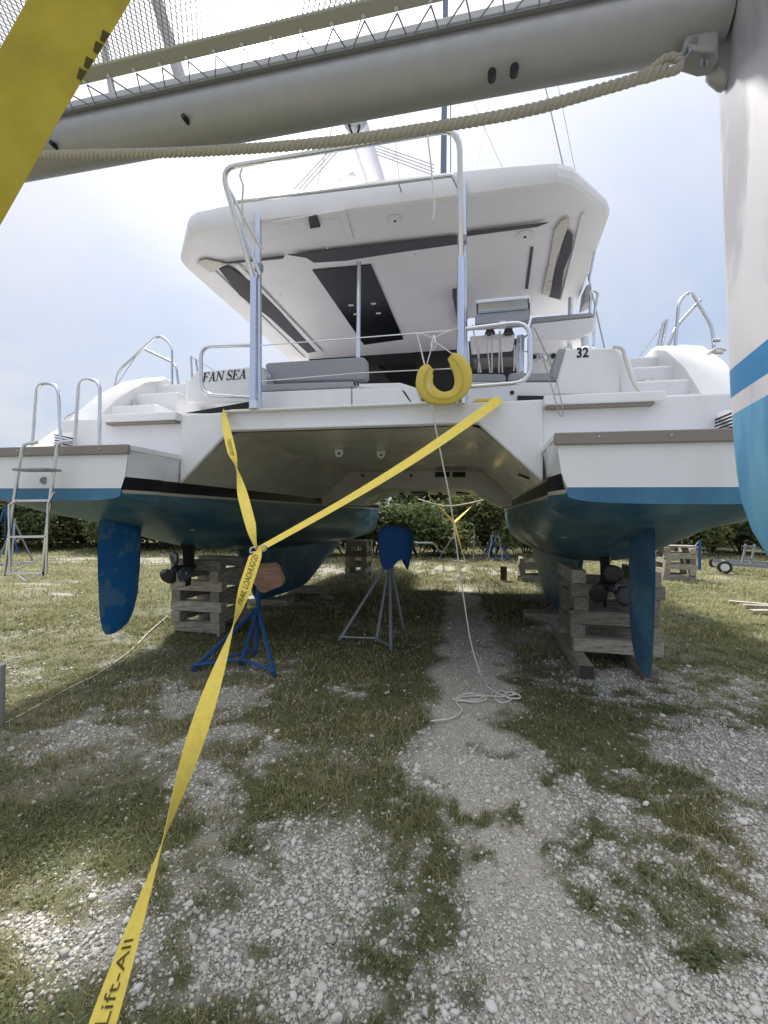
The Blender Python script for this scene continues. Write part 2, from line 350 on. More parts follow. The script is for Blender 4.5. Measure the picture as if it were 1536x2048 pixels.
def np_mesh(name, V, F, mats, attrs=None, smooth=False):
    me = bpy.data.meshes.new(name); k = F.shape[1]
    me.vertices.add(len(V)); me.vertices.foreach_set('co', np.asarray(V, dtype=np.float32).ravel())
    me.loops.add(F.size); me.loops.foreach_set('vertex_index', F.astype(np.int32).ravel())
    me.polygons.add(len(F)); me.polygons.foreach_set('loop_start', np.arange(0, F.size, k, dtype=np.int32)); me.polygons.foreach_set('loop_total', np.full(len(F), k, dtype=np.int32))
    for a, d in (attrs or {}).items():
        at = me.attributes.new(a, 'FLOAT', 'POINT'); at.data.foreach_set('value', np.asarray(d, dtype=np.float32))
    me.update(calc_edges=True); me.validate()
    for m_ in (mats if isinstance(mats, list) else [mats]): me.materials.append(m_)
    if smooth: me.shade_smooth()
    return me
# ground material
gm = bpy.data.materials.new('ground_soil'); gm.use_nodes = True; t = gm.node_tree; p = t.nodes['Principled BSDF']; p.inputs['Roughness'].default_value = .95; p.inputs['Specular IOR Level'].default_value = .15
def A(n): return N(t, 'ShaderNodeAttribute', attribute_name=n).outputs['Fac']
co = N(t, 'ShaderNodeTexCoord').outputs['Object']
def NS(s, d=6, r=.65):
    n = N(t, 'ShaderNodeTexNoise'); n.inputs['Scale'].default_value = s; n.inputs['Detail'].default_value = d; n.inputs['Roughness'].default_value = r; t.links.new(co, n.inputs['Vector']); return n.outputs[0]
def VO(s, o='Distance'):
    n = N(t, 'ShaderNodeTexVoronoi'); n.inputs['Scale'].default_value = s; t.links.new(co, n.inputs['Vector']); return n.outputs[o]
def RM(x, a, b, c=0., d=1.):
    n = N(t, 'ShaderNodeMapRange'); t.links.new(x, n.inputs[0])
    for i, v in enumerate((a, b, c, d)): n.inputs[i+1].default_value = v
    return n.outputs[0]
grs = MIX(t, RM(NS(2.5), .38, .64), (.09, .10, .045), (.20, .19, .10))
grs = MIX(t, RM(NS(26, 8, .75), .4, .65), grs, (.085, .095, .05))
soil = MIX(t, RM(NS(14, 8, .8), .35, .65), (.24, .22, .19), (.42, .39, .34))
grav = MIX(t, RM(VO(55, 'Color'), .2, .9), (.36, .34, .30), (.60, .575, .52))
grav = MIX(t, RM(VO(55), .25, .6), grav, (.27, .26, .23))
sand = MIX(t, RM(NS(9, 8, .75), .35, .68), (.47, .445, .385), (.62, .59, .52))
sand = MIX(t, RM(VO(95, 'Color'), .45, .95), sand, (.30, .275, .23)); sand = MIX(t, RM(NS(40, 6, .8), .52, .7), sand, (.34, .315, .26))
c1 = MIX(t, A('dirt'), grs, soil)
c2 = MIX(t, RM(A('gravel'), .12, .55), c1, grav)
c3 = MIX(t, RM(A('sand'), .1, .8), c2, sand)
t.links.new(c3, p.inputs['Base Color'])
b = N(t, 'ShaderNodeBump'); b.inputs['Strength'].default_value = .7; b.inputs['Distance'].default_value = .015
t.links.new(M(t, 'ADD', NS(70, 6, .7), M(t, 'MULTIPLY', VO(60), -.5)), b.inputs['Height']); t.links.new(b.outputs[0], p.inputs['Normal'])
gme = np_mesh('ground', np.stack([fx, fy, gz], 1), q, gm, {'gravel': gg, 'sand': gs, 'dirt': gd}, True)
go = bpy.data.objects.new('ground', gme); C.objects.link(go); tag(go, kind='structure')
# ---- scatter on the ground
def sample(n, ymin, ymax, power):
    """points inside the viewing wedge, denser near the camera"""
    d = ymin*(ymax/ymin)**(RNG.random(n)**power)
    lat = (RNG.random(n)*2-1)*.92*d
    x = d*CF.x+lat*CR.x; y = d*CF.y+lat*CR.y
    return x, y, d
def scatter_tris(name, base_v, base_f, x, y, z, scl, rz, tilt, tone, m, jitter=0., cuts=0):
    n = len(x); k = len(base_v); V = np.broadcast_to(base_v, (n, k, 3)).copy()
    if jitter: V = V*(1+(RNG.random((n, k, 1))-.5)*jitter)
    if cuts:      # broken faces: push the corners back to a few random planes
        for _ in range(cuts):
            nn = RNG.normal(size=(n, 3)); nn /= np.linalg.norm(nn, axis=1)[:, None]; dd_ = .24+.14*RNG.random(n)
            ex = np.maximum((V*nn[:, None, :]).sum(-1)-dd_[:, None], 0); V = V-ex[..., None]*nn[:, None, :]
    V = V*scl[:, None, :]
    c, s = np.cos(tilt), np.sin(tilt); Y = V[..., 1]*c[:, None]-V[..., 2]*s[:, None]; Z = V[..., 1]*s[:, None]+V[..., 2]*c[:, None]
    c, s = np.cos(rz), np.sin(rz); X = V[..., 0]*c[:, None]-Y*s[:, None]; Y = V[..., 0]*s[:, None]+Y*c[:, None]
    V = np.stack([X+x[:, None], Y+y[:, None], Z+z[:, None]], -1).reshape(-1, 3)
    F = (np.asarray(base_f)[None]+(np.arange(n)*k)[:, None, None]).reshape(-1, 3)
    me = np_mesh(name, V, F, m, {'tone': np.repeat(tone, k)})
    o = bpy.data.objects.new(name, me); C.objects.link(o); return o
b = bmesh.new(); bmesh.ops.create_icosphere(b, subdivisions=1, radius=.5); b.verts.ensure_lookup_table()
ICO = np.array([v.co[:] for v in b.verts]); ICOF = np.array([[v.index for v in f.verts] for f in b.faces]); b.free()
b = bmesh.new(); bmesh.ops.create_icosphere(b, subdivisions=2, radius=.5)
ICO2 = np.array([v.co[:] for v in b.verts]); ICO2F = np.array([[v.index for v in f.verts] for f in b.faces]); b.free()
OCT = np.array([(.5, 0, 0), (-.5, 0, 0), (0, .5, 0), (0, -.5, 0), (0, 0, .5), (0, 0, -.5)]); OCTF = np.array([(0, 2, 4), (2, 1, 4), (1, 3, 4), (3, 0, 4), (2, 0, 5), (1, 2, 5), (3, 1, 5), (0, 3, 5)])
def stones(name, n, d0, d1, pw, smin, smax, sp, base, bf, thr, jit, kd):
    x, y, d = sample(n, d0, d1, pw); g, s, dd = masks(x, y)
    prob = np.clip(g*1.15-thr, 0, 1)**1.25+.6*s*kd+.035
    keep = RNG.random(n) < prob; x, y, d = x[keep], y[keep], d[keep]; m_ = len(x)
    sz = smin*(smax/smin)**(RNG.random(m_)**sp)*np.clip((d/2.2)**.35, .9, 3)
    scl = np.stack([sz*(.75+.5*RNG.random(m_)), sz*(.75+.5*RNG.random(m_)), sz*(.5+.35*RNG.random(m_))], 1)
    tone = RNG.random(m_)**1.6
    o = scatter_tris(name, base, bf, x, y, ground_z(x, y)+sz*.16, scl, RNG.random(m_)*6.28, (RNG.random(m_)-.5)*.9, tone, stone_m, jit, 5 if len(base) > 10 else 0)
    return tag(o, kind='stuff')
o = stones('gravel_stones', 88000, 1.35, 9, 1.0, .009, .026, 1.5, ICO, ICOF, .05, .4, .5); tag(o, 'small white limestone gravel strewn over grass and track', 'gravel')
o = stones('limestone_pebbles', 6000, 1.35, 16, 1.1, .022, .05, 3.6, ICO2, ICO2F, .1, .12, .06); tag(o, 'larger white limestone pebbles lying among the gravel', 'pebbles')
o = stones('grit', 95000, 1.35, 6, .9, .004, .010, 1., OCT, OCTF, .02, .5, 1.5); tag(o, 'fine pale grit on the sandy track', 'grit')
BLD = np.array([(-.5, 0, 0), (.5, 0, 0), (-.38, .18, .55), (.38, .18, .55), (0, .5, .95)]); BLDF = np.array([(0, 1, 3), (0, 3, 2), (2, 3, 4)])
def grass(name, n, d0, d1, pw, h0, h1, w0, keepf, flat):
    x, y, d = sample(n, d0, d1, pw); g, s, dd = masks(x, y)
    cl = fbm(x*7+3, y*7, 3); tuft = fbm(x*3.1+90, y*3.1+8, 3)
    prob = np.clip(1-g*1.35, 0.02, 1)*np.clip(1-s*1.3, .012, 1)*np.clip(1-dd*.55, .1, 1)*np.clip((cl-.33)*4, .12, 1)
    keep = RNG.random(n) < prob*keepf; x, y, d, tuft, dd = x[keep], y[keep], d[keep], tuft[keep], dd[keep]; m_ = len(x)
    h = (h0+(h1-h0)*RNG.random(m_)**2.2)*(.45+1.3*tuft)*np.clip((d/3)**.25, .8, 1.5)
    wd = w0*(.5+1.1*RNG.random(m_))*np.clip(d/2.5, .7, 9)
    lean = (.4+RNG.random(m_)*2.4)*h*flat
    scl = np.stack([wd, lean, h], 1)
    dry = np.clip(fbm(x*.8+50, y*.8+3, 3)*1.6-.55+(RNG.random(m_)-.5)*1.1+dd*.35+np.clip((d-5)/12, 0, .35), 0, 1)
    o = scatter_tris(name, BLD, BLDF, x, y, ground_z(x, y)-.004, scl, RNG.random(m_)*6.28, np.zeros(m_), dry, grassm)
    return tag(o, kind='stuff')
o = grass('grass', 250000, 1.3, 7.5, .85, .012, .052, .0046, 1., 1.25); tag(o, 'short weedy green grass around the gravel patches', 'grass')
o = grass('far_grass', 120000, 6.5, 24, .8, .03, .075, .0042, 1., 1.); tag(o, 'sunlit yellow green grass beyond the boat', 'grass')
HEX = np.array([(0, 0, 0), (.5, .1, .12), (.3, .5, .2), (-.3, .5, .2), (-.5, .1, .12)]); HEXF = np.array([(0, 1, 2), (0, 2, 3), (0, 3, 4)])
x, y, d = sample(70000, 1.3, 7, .9); g, s, dd = masks(x, y); cv = fbm(x*2.6+70, y*2.6+31, 4)
keep = RNG.random(len(x)) < np.clip(1-g*1.5, 0, 1)*np.clip(1-s*2, 0, 1)*np.clip((cv-.5)*7, 0, 1)
x, y = x[keep], y[keep]; m_ = len(x); sz = (.006+.013*RNG.random(m_)**2)
o = scatter_tris('clover', HEX, HEXF, x, y, ground_z(x, y)+.008+.022*RNG.random(m_), np.stack([sz*1.3, sz*1.3, sz], 1), RNG.random(m_)*6.28, (RNG.random(m_)-.5)*.8, RNG.random(m_), leafm)
tag(o, 'low leafy clover weeds between the grass', 'weeds', kind='stuff')
# ================================================================== THE BIG CATAMARAN
def BU(u, Y, z): return Vector((CX+u, Y, z))
def PP(pix, Y, depth):
    mb = MB(); mb.prism([PY(a, b, Y) for a, b in pix], (0, depth, 0)); return mb
def PPZ(pix, z, h):
    mb = MB(); mb.prism([PZ(a, b, z) for a, b in pix], (0, 0, h)); return mb
boat = empty('catamaran', (CX, 9.0, 0), 'large white catamaran named FAN SEA hauled out on timber blocks with blue bottom paint', 'catamaran')
ST = [0, .02, .15, .4, .54, .75, 1.05, 1.35, 1.8, 2.24, 2.6, 3.2, 4, 5.2, 6.5, 8, 9.2, 9.5, 10.3, 11, 11.7, 12.4, 13, 13.4, 13.62]
def zbot(s): return interp(s, [0, .15, .4, 1.05, 1.6, 2.1, 2.8, 5, 9, 12, 13.62], [1.83, 1.765, 1.69, 1.54, 1.37, 1.24, 1.15, 1.03, .98, 1.08, 1.4])
def ztop(s): return interp(s, [0, .15, .54, .95, 1.35, 1.8, 2.24, 2.6, 3.2, 13.6], [2.34, 2.36, 2.47, 2.83, 3.23, 3.55, 3.73, 3.72, 3.60, 3.85])
def uin(s): return 1.84+(.92*(max(0, s-9.5)/4.12)**2.0)
def uout(s): return 3.56-(.80*(max(0, s-7.)/6.62)**2.3)
def hull_rows(sg):
    rows = []; mi = None
    for s in ST:
        a = uin(s); b_ = uout(s); k = 1 if s > .5 else 1-s/.5
        ai = a+.11*(1-k if False else k)+0.0; r = []
        zi = 2.34 if s <= .75 else 3.7 if s > 9.3 else 2.10
        iz = [zi, 2.08 if zi < 2.3 else 2.25, 2.055, 1.935, 1.905 if s > 0 else 1.93]
        uu = [a+.0, a+.03*k, a+.06*k, a+.085*k, a+.10*k]
        for z, q_ in zip(iz, uu): r.append((q_, z))
        w0, w1 = uu[-1], b_-.04; c = (w0+w1)/2; h = (w1-w0)/2; zb = zbot(s); n = 2.35 if s > .6 else 3.0; nn = 18
        for i in range(1, nn):
            th = math.pi*i/nn; cc, ss = math.cos(th), math.sin(th)
            r.append((c-h*math.copysign(abs(cc)**(2/n), cc), 1.905-(1.905-zb)*ss**(2/n)))
        zt = ztop(s)
        r += [(w1, 1.905), (w1+.005, 1.935), (w1+.01, 2.04), (w1+.03, min(2.3, zt-.03)), (b_+.02, zt)]
        rows.append([BU(sg*u, YT+s, z) for u, z in r])
    n = len(rows[0]); mis = [0, 0, 1, 2]+[3]*(n-1-8)+[2, 1, 0, 0]
    return rows, mis
for sg in (-1, 1):
    rows, mis = hull_rows(sg)
    mb = MB(); mb.loft(rows, mis)
    mb.build('hull', [gel, black_s, cream, anti], boat, smooth=50)
    # transom: closes the stern end; pale paint below the waterline
    r0 = rows[0]; n = len(r0); mb = MB(); P = [p+Vector((0, -.004, 0)) for p in r0]
    top = P[0]; m_ = MB()
    zi = {'w': [], 'b': []}
    low = [p for p in P if p.z <= 1.9301]; lo_poly = low
    upl = Vector((low[0].x, low[0].y, 1.95)); upr = Vector((low[-1].x, low[-1].y, 1.95))
    m_.add([upl]+low+[upr], [tuple(range(len(low)+2))], 1)
    white = [P[0], P[1], P[2], upl, upr, P[-3], P[-2], P[-1]]
    m_.add(white, [tuple(range(len(white)))], 0)
    m_.build('transom', [gel, anti_l], boat, smooth=0)
    # fender strip along the platform edge
    s1 = MB(); x0, x1 = sorted((CX+sg*1.845, CX+sg*3.57)); s1.bb((x0, YT-.035, 2.262), (x1, YT-.004, 2.352)); s1.build('fender_strip', rub, boat, bevel=.008)
    for uu in (2.15, 2.62, 3.1):
        s1 = MB(); s1.cyl(BU(sg*uu, YT-.044, 2.315), BU(sg*uu, YT-.03, 2.315), .006, 8); s1.build('bolt', whitepl, boat)
    # bathing platform and the flight of steps up to the deck
    s1 = MB(); a, b_ = sorted((1.84*sg, 3.5*sg)); s1.bb(BU(a, YT+.0, 2.30), BU(b_, 4.3, 2.345)); s1.build('bathing_platform', gel, boat)
    for (y0, y1, zt, u0) in ((4.28, 4.8, 2.79, 1.84), (4.78, 5.2, 3.06, 2.6), (5.18, 5.62, 3.32, 2.6), (5.6, 9.0, 3.56, 2.6), (9.0, 15.6, 3.6, 1.95)):
        a, b_ = sorted((u0*sg, 3.44*sg)); s1 = MB(); s1.bb(BU(a, y0, zt-.5), BU(b_, y1, zt)); s1.build('step' if y1 < 6 else 'side_deck', gel, boat, bevel=.025)
    # the sweeping outer bulwark
    prof = [(YT+s, float(ztop(s))) for s in (.06, .15, .35, .54, .75, .95, 1.15, 1.35, 1.6, 1.8, 2.05, 2.24, 2.45, 2.7, 3.2, 4.5)]
    inner = [BU(sg*3.24, y, z-.03) for y, z in prof]; mid = [BU(sg*3.30, y, z+.004) for y, z in prof]; out = [BU(sg*3.585, y, z+.004) for y, z in prof]
    base = [BU(sg*3.22, y, 2.3) for y, z in prof]
    s1 = MB(); s1.loft([base, inner, mid, out]); s1.build('bulwark', gel, boat, smooth=60)
    # seat-locker lip above the platform
    a, b_ = sorted((1.85*sg, 2.82*sg)); s1 = MB(); s1.bb(BU(a, 4.17, 2.715), BU(b_, 4.5, 2.80)); s1.build('locker_lid', gel, boat, bevel=.012)
    a, b_ = sorted((1.88*sg, 2.74*sg)); s1 = MB(); s1.bb(BU(a, 4.19, 2.69), BU(b_, 4.29, 2.716)); s1.build('lid_recess', rub, boat)
    # vent louvres low on the bulwark
    for k in range(5):
        s1 = MB(); s1.bar(BU(sg*3.235, 4.02+k*.0, 2.56-k*.028), BU(sg*3.235, 4.36, 2.56-k*.028), .012, .012); s1.build('louvre', dark, boat)
    # rudder
    ctop, cb = 1.60, .05; cyr = 4.40; hr = [(1.64, 4.10, 4.72), (1.35, 4.08, 4.71), (1.05, 4.09, 4.70), (.75, 4.11, 4.67), (.56, 4.13, 4.61), (.44, 4.16, 4.53), (.38, 4.20, 4.42), (.36, 4.25, 4.34)]
    rws = []
    for z, ya, yf in hr:
        L = yf-ya; th = .045*L/.6; rws.append([Vector((CX+sg*2.72+x*th, ya+t_*L, z)) for t_, x in ((0, 0), (.2, .35), (.5, .85), (.8, 1.), (.95, .6), (1, 0), (.95, -.6), (.8, -1), (.5, -.85), (.2, -.35))])
    s1 = MB(); s1.loft(rws, closed=True); n = 10; s1.add([*rws[-1]], [tuple(range(n))])
    s1.build('rudder', rud if sg < 0 else rud2, boat, smooth=40)
    # keel
    kr = [(1.12, 6.9, 12.7, .30), (.8, 7.15, 12.1, .26), (.5, 7.35, 11.1, .22), (.25, 7.5, 10.4, .19), (.12, 7.62, 10.0, .14)]
    rws = []
    for z, ya, yf, th in kr:
        L = yf-ya; rws.append([Vector((CX+sg*2.72+x*th, ya+t_*L, z)) for t_, x in ((0, .1), (.15, .6), (.4, 1), (.75, .9), (.93, .5), (1, 0), (.93, -.5), (.75, -.9), (.4, -1), (.15, -.6), (0, -.1))])
    s1 = MB(); s1.loft(rws, closed=True); s1.add(rws[-1], [tuple(range(11))]); s1.build('keel', rud2, boat, smooth=40)
    # saildrive leg and propeller
    pc = BU(sg*2.72, 5.36, .96); s1 = MB()
    rws = [[Vector((pc.x+x*th, 5.62+y*L, z)) for x, y in ((0, -1), (.7, -.4), (1, .1), (.6, .8), (0, 1), (-.6, .8), (-1, .1), (-.7, -.4))] for z, th, L in ((1.35, .10, .2), (1.2, .055, .13), (1.0, .05, .11), (.93, .055, .13), (.86, .03, .07), (.70, .02, .06))]
    s1.loft(rws, closed=True); s1.tube([Vector((pc.x, 5.78, .955)), Vector((pc.x, 5.70, .955)), Vector((pc.x, 5.45, .958))], [.02, .055, .05], 12)
    s1.build('saildrive_leg', black, boat)
    pr = MB(); pr.tube([pc+Vector((0, -.09, 0)), pc+Vector((0, -.06, 0)), pc+Vector((0, .09, 0))], [.02, .045, .055], 12); hub = pr.build('propeller', prop_m, boat)
    for k in range(3):
        a = R(100 if sg < 0 else 88)+k*2*math.pi/3; ax = Vector((math.cos(a), 0, math.sin(a))); pe = Vector((-math.sin(a), 0, math.cos(a)))
        bl = MB(); rw = []
        for t_, wd in ((.04, .03), (.09, .08), (.14, .108), (.19, .105), (.23, .07), (.25, .02)):
            rw.append([pc+ax*t_+pe*(q_*wd)+Vector((0, q_*wd*.45+.012*(abs(q_)-1), 0)) for q_ in (-1, -.5, 0, .5, 1)])
        bl.loft(rw); bl.build('blade', prop_m if sg < 0 else black, hub, solid=.008, smooth=60)
    # anode and through-hull fittings
    s1 = MB(); s1.sphere(BU(sg*2.15, 4.9, 1.52), .03, sz=.5); s1.build('skin_fitting', galv, boat)
# bridge deck: aft fascia, chamfered tunnel roof and the lower step further in
prof = [(-1.87, 2.03), (-1.27, 2.58), (1.27, 2.58), (1.87, 2.03)]
mb = MB(); mb.prism([BU(u, 4.26, z) for u, z in [(-1.86, 2.04), (-1.28, 2.585), (1.28, 2.585), (1.86, 2.04), (1.86, 2.79), (-1.86, 2.79)]], (0, .06, 0)); mb.build('stern_beam', gel, boat, bevel=.018)
mb = MB(); mb.bb(BU(-1.30, 4.235, 2.59), BU(1.30, 4.27, 2.625)); mb.build('beam_lip', gel, boat, bevel=.01)
mb = MB(); mb.bb(BU(-1.3, 4.2, 2.775), BU(1.15, 4.4, 2.80)); mb.build('beam_cap', gel, boat, bevel=.01)
mb = MB()
yy = [4.32, 5.5, 7, 8.66]
mb.loft([[BU(u, y, z) for u, z in [(-1.86, 2.06), (-1.82, 2.09), (-1.31, 2.55), (-1.22, 2.58), (1.22, 2.58), (1.31, 2.55), (1.82, 2.09), (1.86, 2.06)]] for y in yy])
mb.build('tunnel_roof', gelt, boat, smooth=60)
low = [(-1.86, 1.93), (-1.66, 1.98), (-1.35, 2.12), (-1.1, 2.22), (-.8, 2.25), (.8, 2.25), (1.1, 2.22), (1.35, 2.12), (1.66, 1.98), (1.86, 1.93)]
mb = MB(); mb.loft([[BU(u, y, z+(y-8.7)*.012) for u, z in low] for y in (8.68, 10, 12.3)])
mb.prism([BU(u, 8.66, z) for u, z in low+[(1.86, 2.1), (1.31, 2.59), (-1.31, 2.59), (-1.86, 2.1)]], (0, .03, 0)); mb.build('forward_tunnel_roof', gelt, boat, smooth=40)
for a, b_ in ((870, 905), (905, 937)):
    s = PP([(a, 944), (b_-6, 944), (b_-6, 954), (a, 954)], 8.64, .03); s.build('slot', dark, boat)
for a, c_ in ((725, 951), (822, 951), (1000, 952)): s = MB(); s.cyl(PY(a, c_, 8.62), PY(a, c_, 8.66), .028, 10); s.build('fitting_hole', dark, boat)
for a in (803, 852, 880, 968): s = MB(); p0 = PZ(a, 986, 2.27); s.cyl(p0-Vector((0, 0, .05)), p0, .05, 10); s.build('drain_fitting', black, boat)
for a, b_ in ((823, 852), (912, 940)): s = PPZ([(a, 983), (b_, 983), (b_, 988), (a, 988)], 2.27, -.03); s.build('tunnel_hatch', dark, boat)
for a, c_ in ((678, 908), (762, 911)):
    p0 = PZ(a, c_-10, 2.575); s = MB(); s.prism([p0+Vector((x, 0, z)) for x, z in ((-.055, 0), (.055, 0), (.055, -.06), (.035, -.095), (0, -.11), (-.035, -.095), (-.055, -.06))], (0, .02, 0))
    pe = s.build('towing_eye', whitepl, boat, bevel=.004); s = MB(); s.cyl(p0+Vector((0, -.004, -.06)), p0+Vector((0, .024, -.06)), .017, 10); s.build('eye_hole', dark, pe)
for a, c_, Y in ((415, 957, 4.9), (1047, 953, 4.7)):
    p0 = PY(a, c_, Y); s = MB(); s.tube([p0+Vector((-.05, 0, .02)), p0+Vector((0, -.03, .0)), p0+Vector((.05, 0, -.02))], .012, 7); s.build('cleat', black, boat)
# cockpit floor, coamings, lockers and seats
mb = MB(); mb.bb(BU(-2.6, 4.33, 2.62), BU(2.6, 8.4, 2.8)); mb.build('cockpit_floor', gel, boat)
s = PP([(373, 806), (373, 768), (392, 742), (505, 733), (525, 735), (525, 806)], 4.6, .22); cl_ = s.build('aft_coaming', gel, boat, bevel=.02)
mb = MB(); a = PY(373, 742, 4.8); mb.bb((a.x-.02, 4.8, 2.8), (a.x+.2, 8.3, 3.36)); mb.build('side_coaming', gel, boat, bevel=.03)
s = PP([(370, 826), (500, 803), (520, 803), (520, 818), (420, 826)], 4.34, .02); s.build('locker_gap_shade', dark, boat)  # dark strip painting in the shadow below the port coaming
s = PP([(1105, 790), (1132, 697), (1228, 694), (1240, 702), (1240, 792)], 4.55, .5); cr_ = s.build('aft_coaming', gel, boat, bevel=.02)
s = PP([(1238, 792), (1230, 696), (1262, 712), (1275, 760), (1278, 800)], 4.62, 1.2); s.build('side_coaming', gel, boat, bevel=.03)
s = PP([(1035, 791), (1240, 794), (1240, 807), (1035, 805)], 4.53, .05); s.build('locker_gap_shade', dark, boat)
s = PP([(930, 806), (930, 764), (1120, 764), (1120, 806)], 4.56, .35); s.build('seat_base', gel, boat, bevel=.012)
s = PP([(932, 772), (1003, 770), (1003, 767), (932, 768)], 4.55, .02); s.build('seam', dark, boat)
for a, b_, q0, q1 in ((932, 1012, 747, 764), (1015, 1118, 745, 762)): s = PP([(a, q1), (a+2, q0+4), (a+8, q0), (b_-6, q0), (b_, q0+5), (b_, q1)], 4.6, .45); s.build('seat_cushion', fab, boat, bevel=.02)
s = PP([(1100, 752), (1118, 696), (1134, 697), (1118, 757)], 4.58, .4); s.build('seat_cushion', fab, boat, bevel=.015)
s = MB(); s.cyl(PY(1024, 785, 4.54), PY(1024, 785, 4.57), .02, 12); s.build('locker_latch', black, boat)
s = PP([(520, 818), (520, 784), (702, 776), (702, 818)], 4.5, .4); s.build('seat_base', gel, boat, bevel=.012)
s = PP([(704, 818), (704, 776), (800, 776), (826, 812), (826, 818)], 4.5, .55); s.build('seat_base', gel, boat, bevel=.012)
s = PP([(718, 775), (718, 767), (800, 765), (832, 775), (843, 806), (826, 810), (808, 781)], 4.52, .5); s.build('locker_lid', gel, boat, bevel=.012)
s = PP([(520, 783), (522, 768), (700, 762), (706, 766), (706, 775)], 4.52, .45); s.build('seat_cushion', fab, boat, bevel=.018)
s = PP([(520, 768), (520, 734), (528, 735), (538, 768)], 4.7, .5); s.build('seat_cushion', fab, boat, bevel=.015)
s = PP([(538, 765), (529, 730), (534, 725), (724, 713), (732, 718), (734, 755), (728, 760)], 4.85, .13); s.build('seat_back', fab, boat, bevel=.03)
for a in (560, 640, 705): s = MB(); s.bar(PY(a, 775, 4.9), PY(a, 758, 4.9), .02, .02); s.build('cushion_bracket', steel, boat)
# saloon bulkhead with dark glass, forward cabin block
mb = MB(); mb.bb(BU(-2.0, 8.46, 2.6), BU(1.9, 12.4, 4.80)); mb.build('cabin', gel, boat, bevel=.1)
s = PP([(618, 702), (1046, 676), (1046, 812), (618, 812)], 8.38, .06); s.build('saloon_window', glass, boat)
for a, b_ in ((737, 738), (832, 834), (955, 957)): s = PP([(a, 700), (b_, 700), (b_, 806), (a, 806)], 8.36, .02); s.build('window_mullion', black, boat)
s = PP([(760, 712), (822, 708), (822, 760), (775, 740)], 8.37, .01); s.build('window_pane', bgl, boat)
s = PP([(616, 712), (616, 704), (925, 688), (925, 694)], 8.30, .06); s.build('door_track', black, boat)
# hardtop
HZ = 4.80
ol = [(-1.75, 4.30), (-1.3, 4.30), (-.8, 4.30), (-.3, 4.31), (.2, 4.31), (.7, 4.32), (1.2, 4.33), (1.6, 4.335), (1.98, 4.34), (2.12, 4.40), (2.52, 4.86), (2.58, 5.0), (2.66, 7.05), (2.5, 7.25), (1.12, 7.1), (1.06, 7.2), (1.02, 8.55), (-2.48, 8.55), (-2.36, 4.98), (-2.34, 4.86), (-1.86, 4.34)]
CRW = lambda u: .10*(1-(min(abs(u), 2.4)/2.4)**2)
def off(k):   # inset outline
    c = Vector((.15, 6.4)); return [(c.x+(u-c.x)*k, c.y+(y-c.y)*k) for u, y in ol]
rws = [[BU(u, y, HZ) for u, y in off(.975)], [BU(u, y, HZ+.012) for u, y in off(.99)], [BU(u, y, HZ+.05) for u, y in off(.998)], [BU(u, y, HZ+.10+CRW(u)*.7) for u, y in off(1.0)], [BU(u, y, HZ+.15+CRW(u)) for u, y in off(.992)], [BU(u, y, HZ+.17+CRW(u)) for u, y in off(.98)]]
mb = MB(); mb.loft(rws, closed=True); n = len(ol); mb.add(rws[0], [tuple(range(n))]); mb.add(rws[-1], [tuple(range(n))]); mb.build('hardtop', roof_m, boat, smooth=22)
D = HZ-.004
s = PPZ([(625, 541), (742, 530), (807, 679), (728, 690)], D-.012, .01); s.build('skylight', bgl, boat)
for a, c_ in ((702, 611), (747, 608), (757, 627), (712, 629)):
    p0 = PZ(a, c_, D-.02); s = MB(); s.bb(p0-Vector((.035, .02, 0)), p0+Vector((.035, .02, .008))); s.build('skylight_clip', whitepl, boat)
def flap(pix, z=D-.02, m_=dark_f, nm='rolled_curtain', th=-.014): s = PPZ(pix, z, th); return s.build(nm, m_, boat, bevel=.012)
flap([(574, 508), (915, 470), (915, 487), (800, 503), (690, 520), (628, 524), (612, 514)])
flap([(440, 524), (570, 510), (566, 516), (460, 526)]); flap([(928, 463), (1098, 443), (1075, 452), (932, 471)])
flap([(437, 536), (458, 532), (500, 560), (560, 620), (632, 702), (615, 705), (540, 635), (480, 590)])
flap([(1134, 458), (1146, 468), (1143, 500), (1128, 540), (1120, 598), (1097, 592), (1112, 535), (1122, 500)])
flap([(1122, 440), (1138, 434), (1135, 455), (1112, 520), (1100, 590), (1083, 588), (1098, 520), (1108, 460)], m_=vinyl, nm='curtain_window')
flap([(392, 524), (410, 517), (455, 526), (430, 540), (418, 540)], m_=vinyl, nm='curtain_window')
s = PPZ([(468, 532), (478, 530), (645, 704), (636, 706)], D-.03, .025); s.build('roof_batten', roof_m, boat, bevel=.01)
s = PPZ([(418, 545), (430, 542), (610, 716), (600, 718)], D-.02, .018); s.build('roof_batten', roof_m, boat, bevel=.01)
s = PPZ([(1162, 432), (1170, 430), (1128, 604), (1120, 604)], D-.03, .025); s.build('roof_batten', roof_m, boat, bevel=.01)
s = PPZ([(1061, 495), (1067, 495), (1056, 578), (1050, 578)], D-.008, .006); s.build('roof_groove', dark_f, boat)
s = PPZ([(543, 445), (690, 420), (707, 478), (575, 492)], D-.016, .014); s.build('ceiling_hatch', roof_m, boat, bevel=.006)
s = PPZ([(556, 450), (676, 438), (692, 472), (580, 484)], D-.024, .01); s.build('ceiling_hatch_lid', roof_m, boat, bevel=.003)
s = PPZ([(617, 440), (633, 436), (641, 455), (620, 458)], D-.05, .04); s.build('ceiling_lamp', black, boat, bevel=.006)
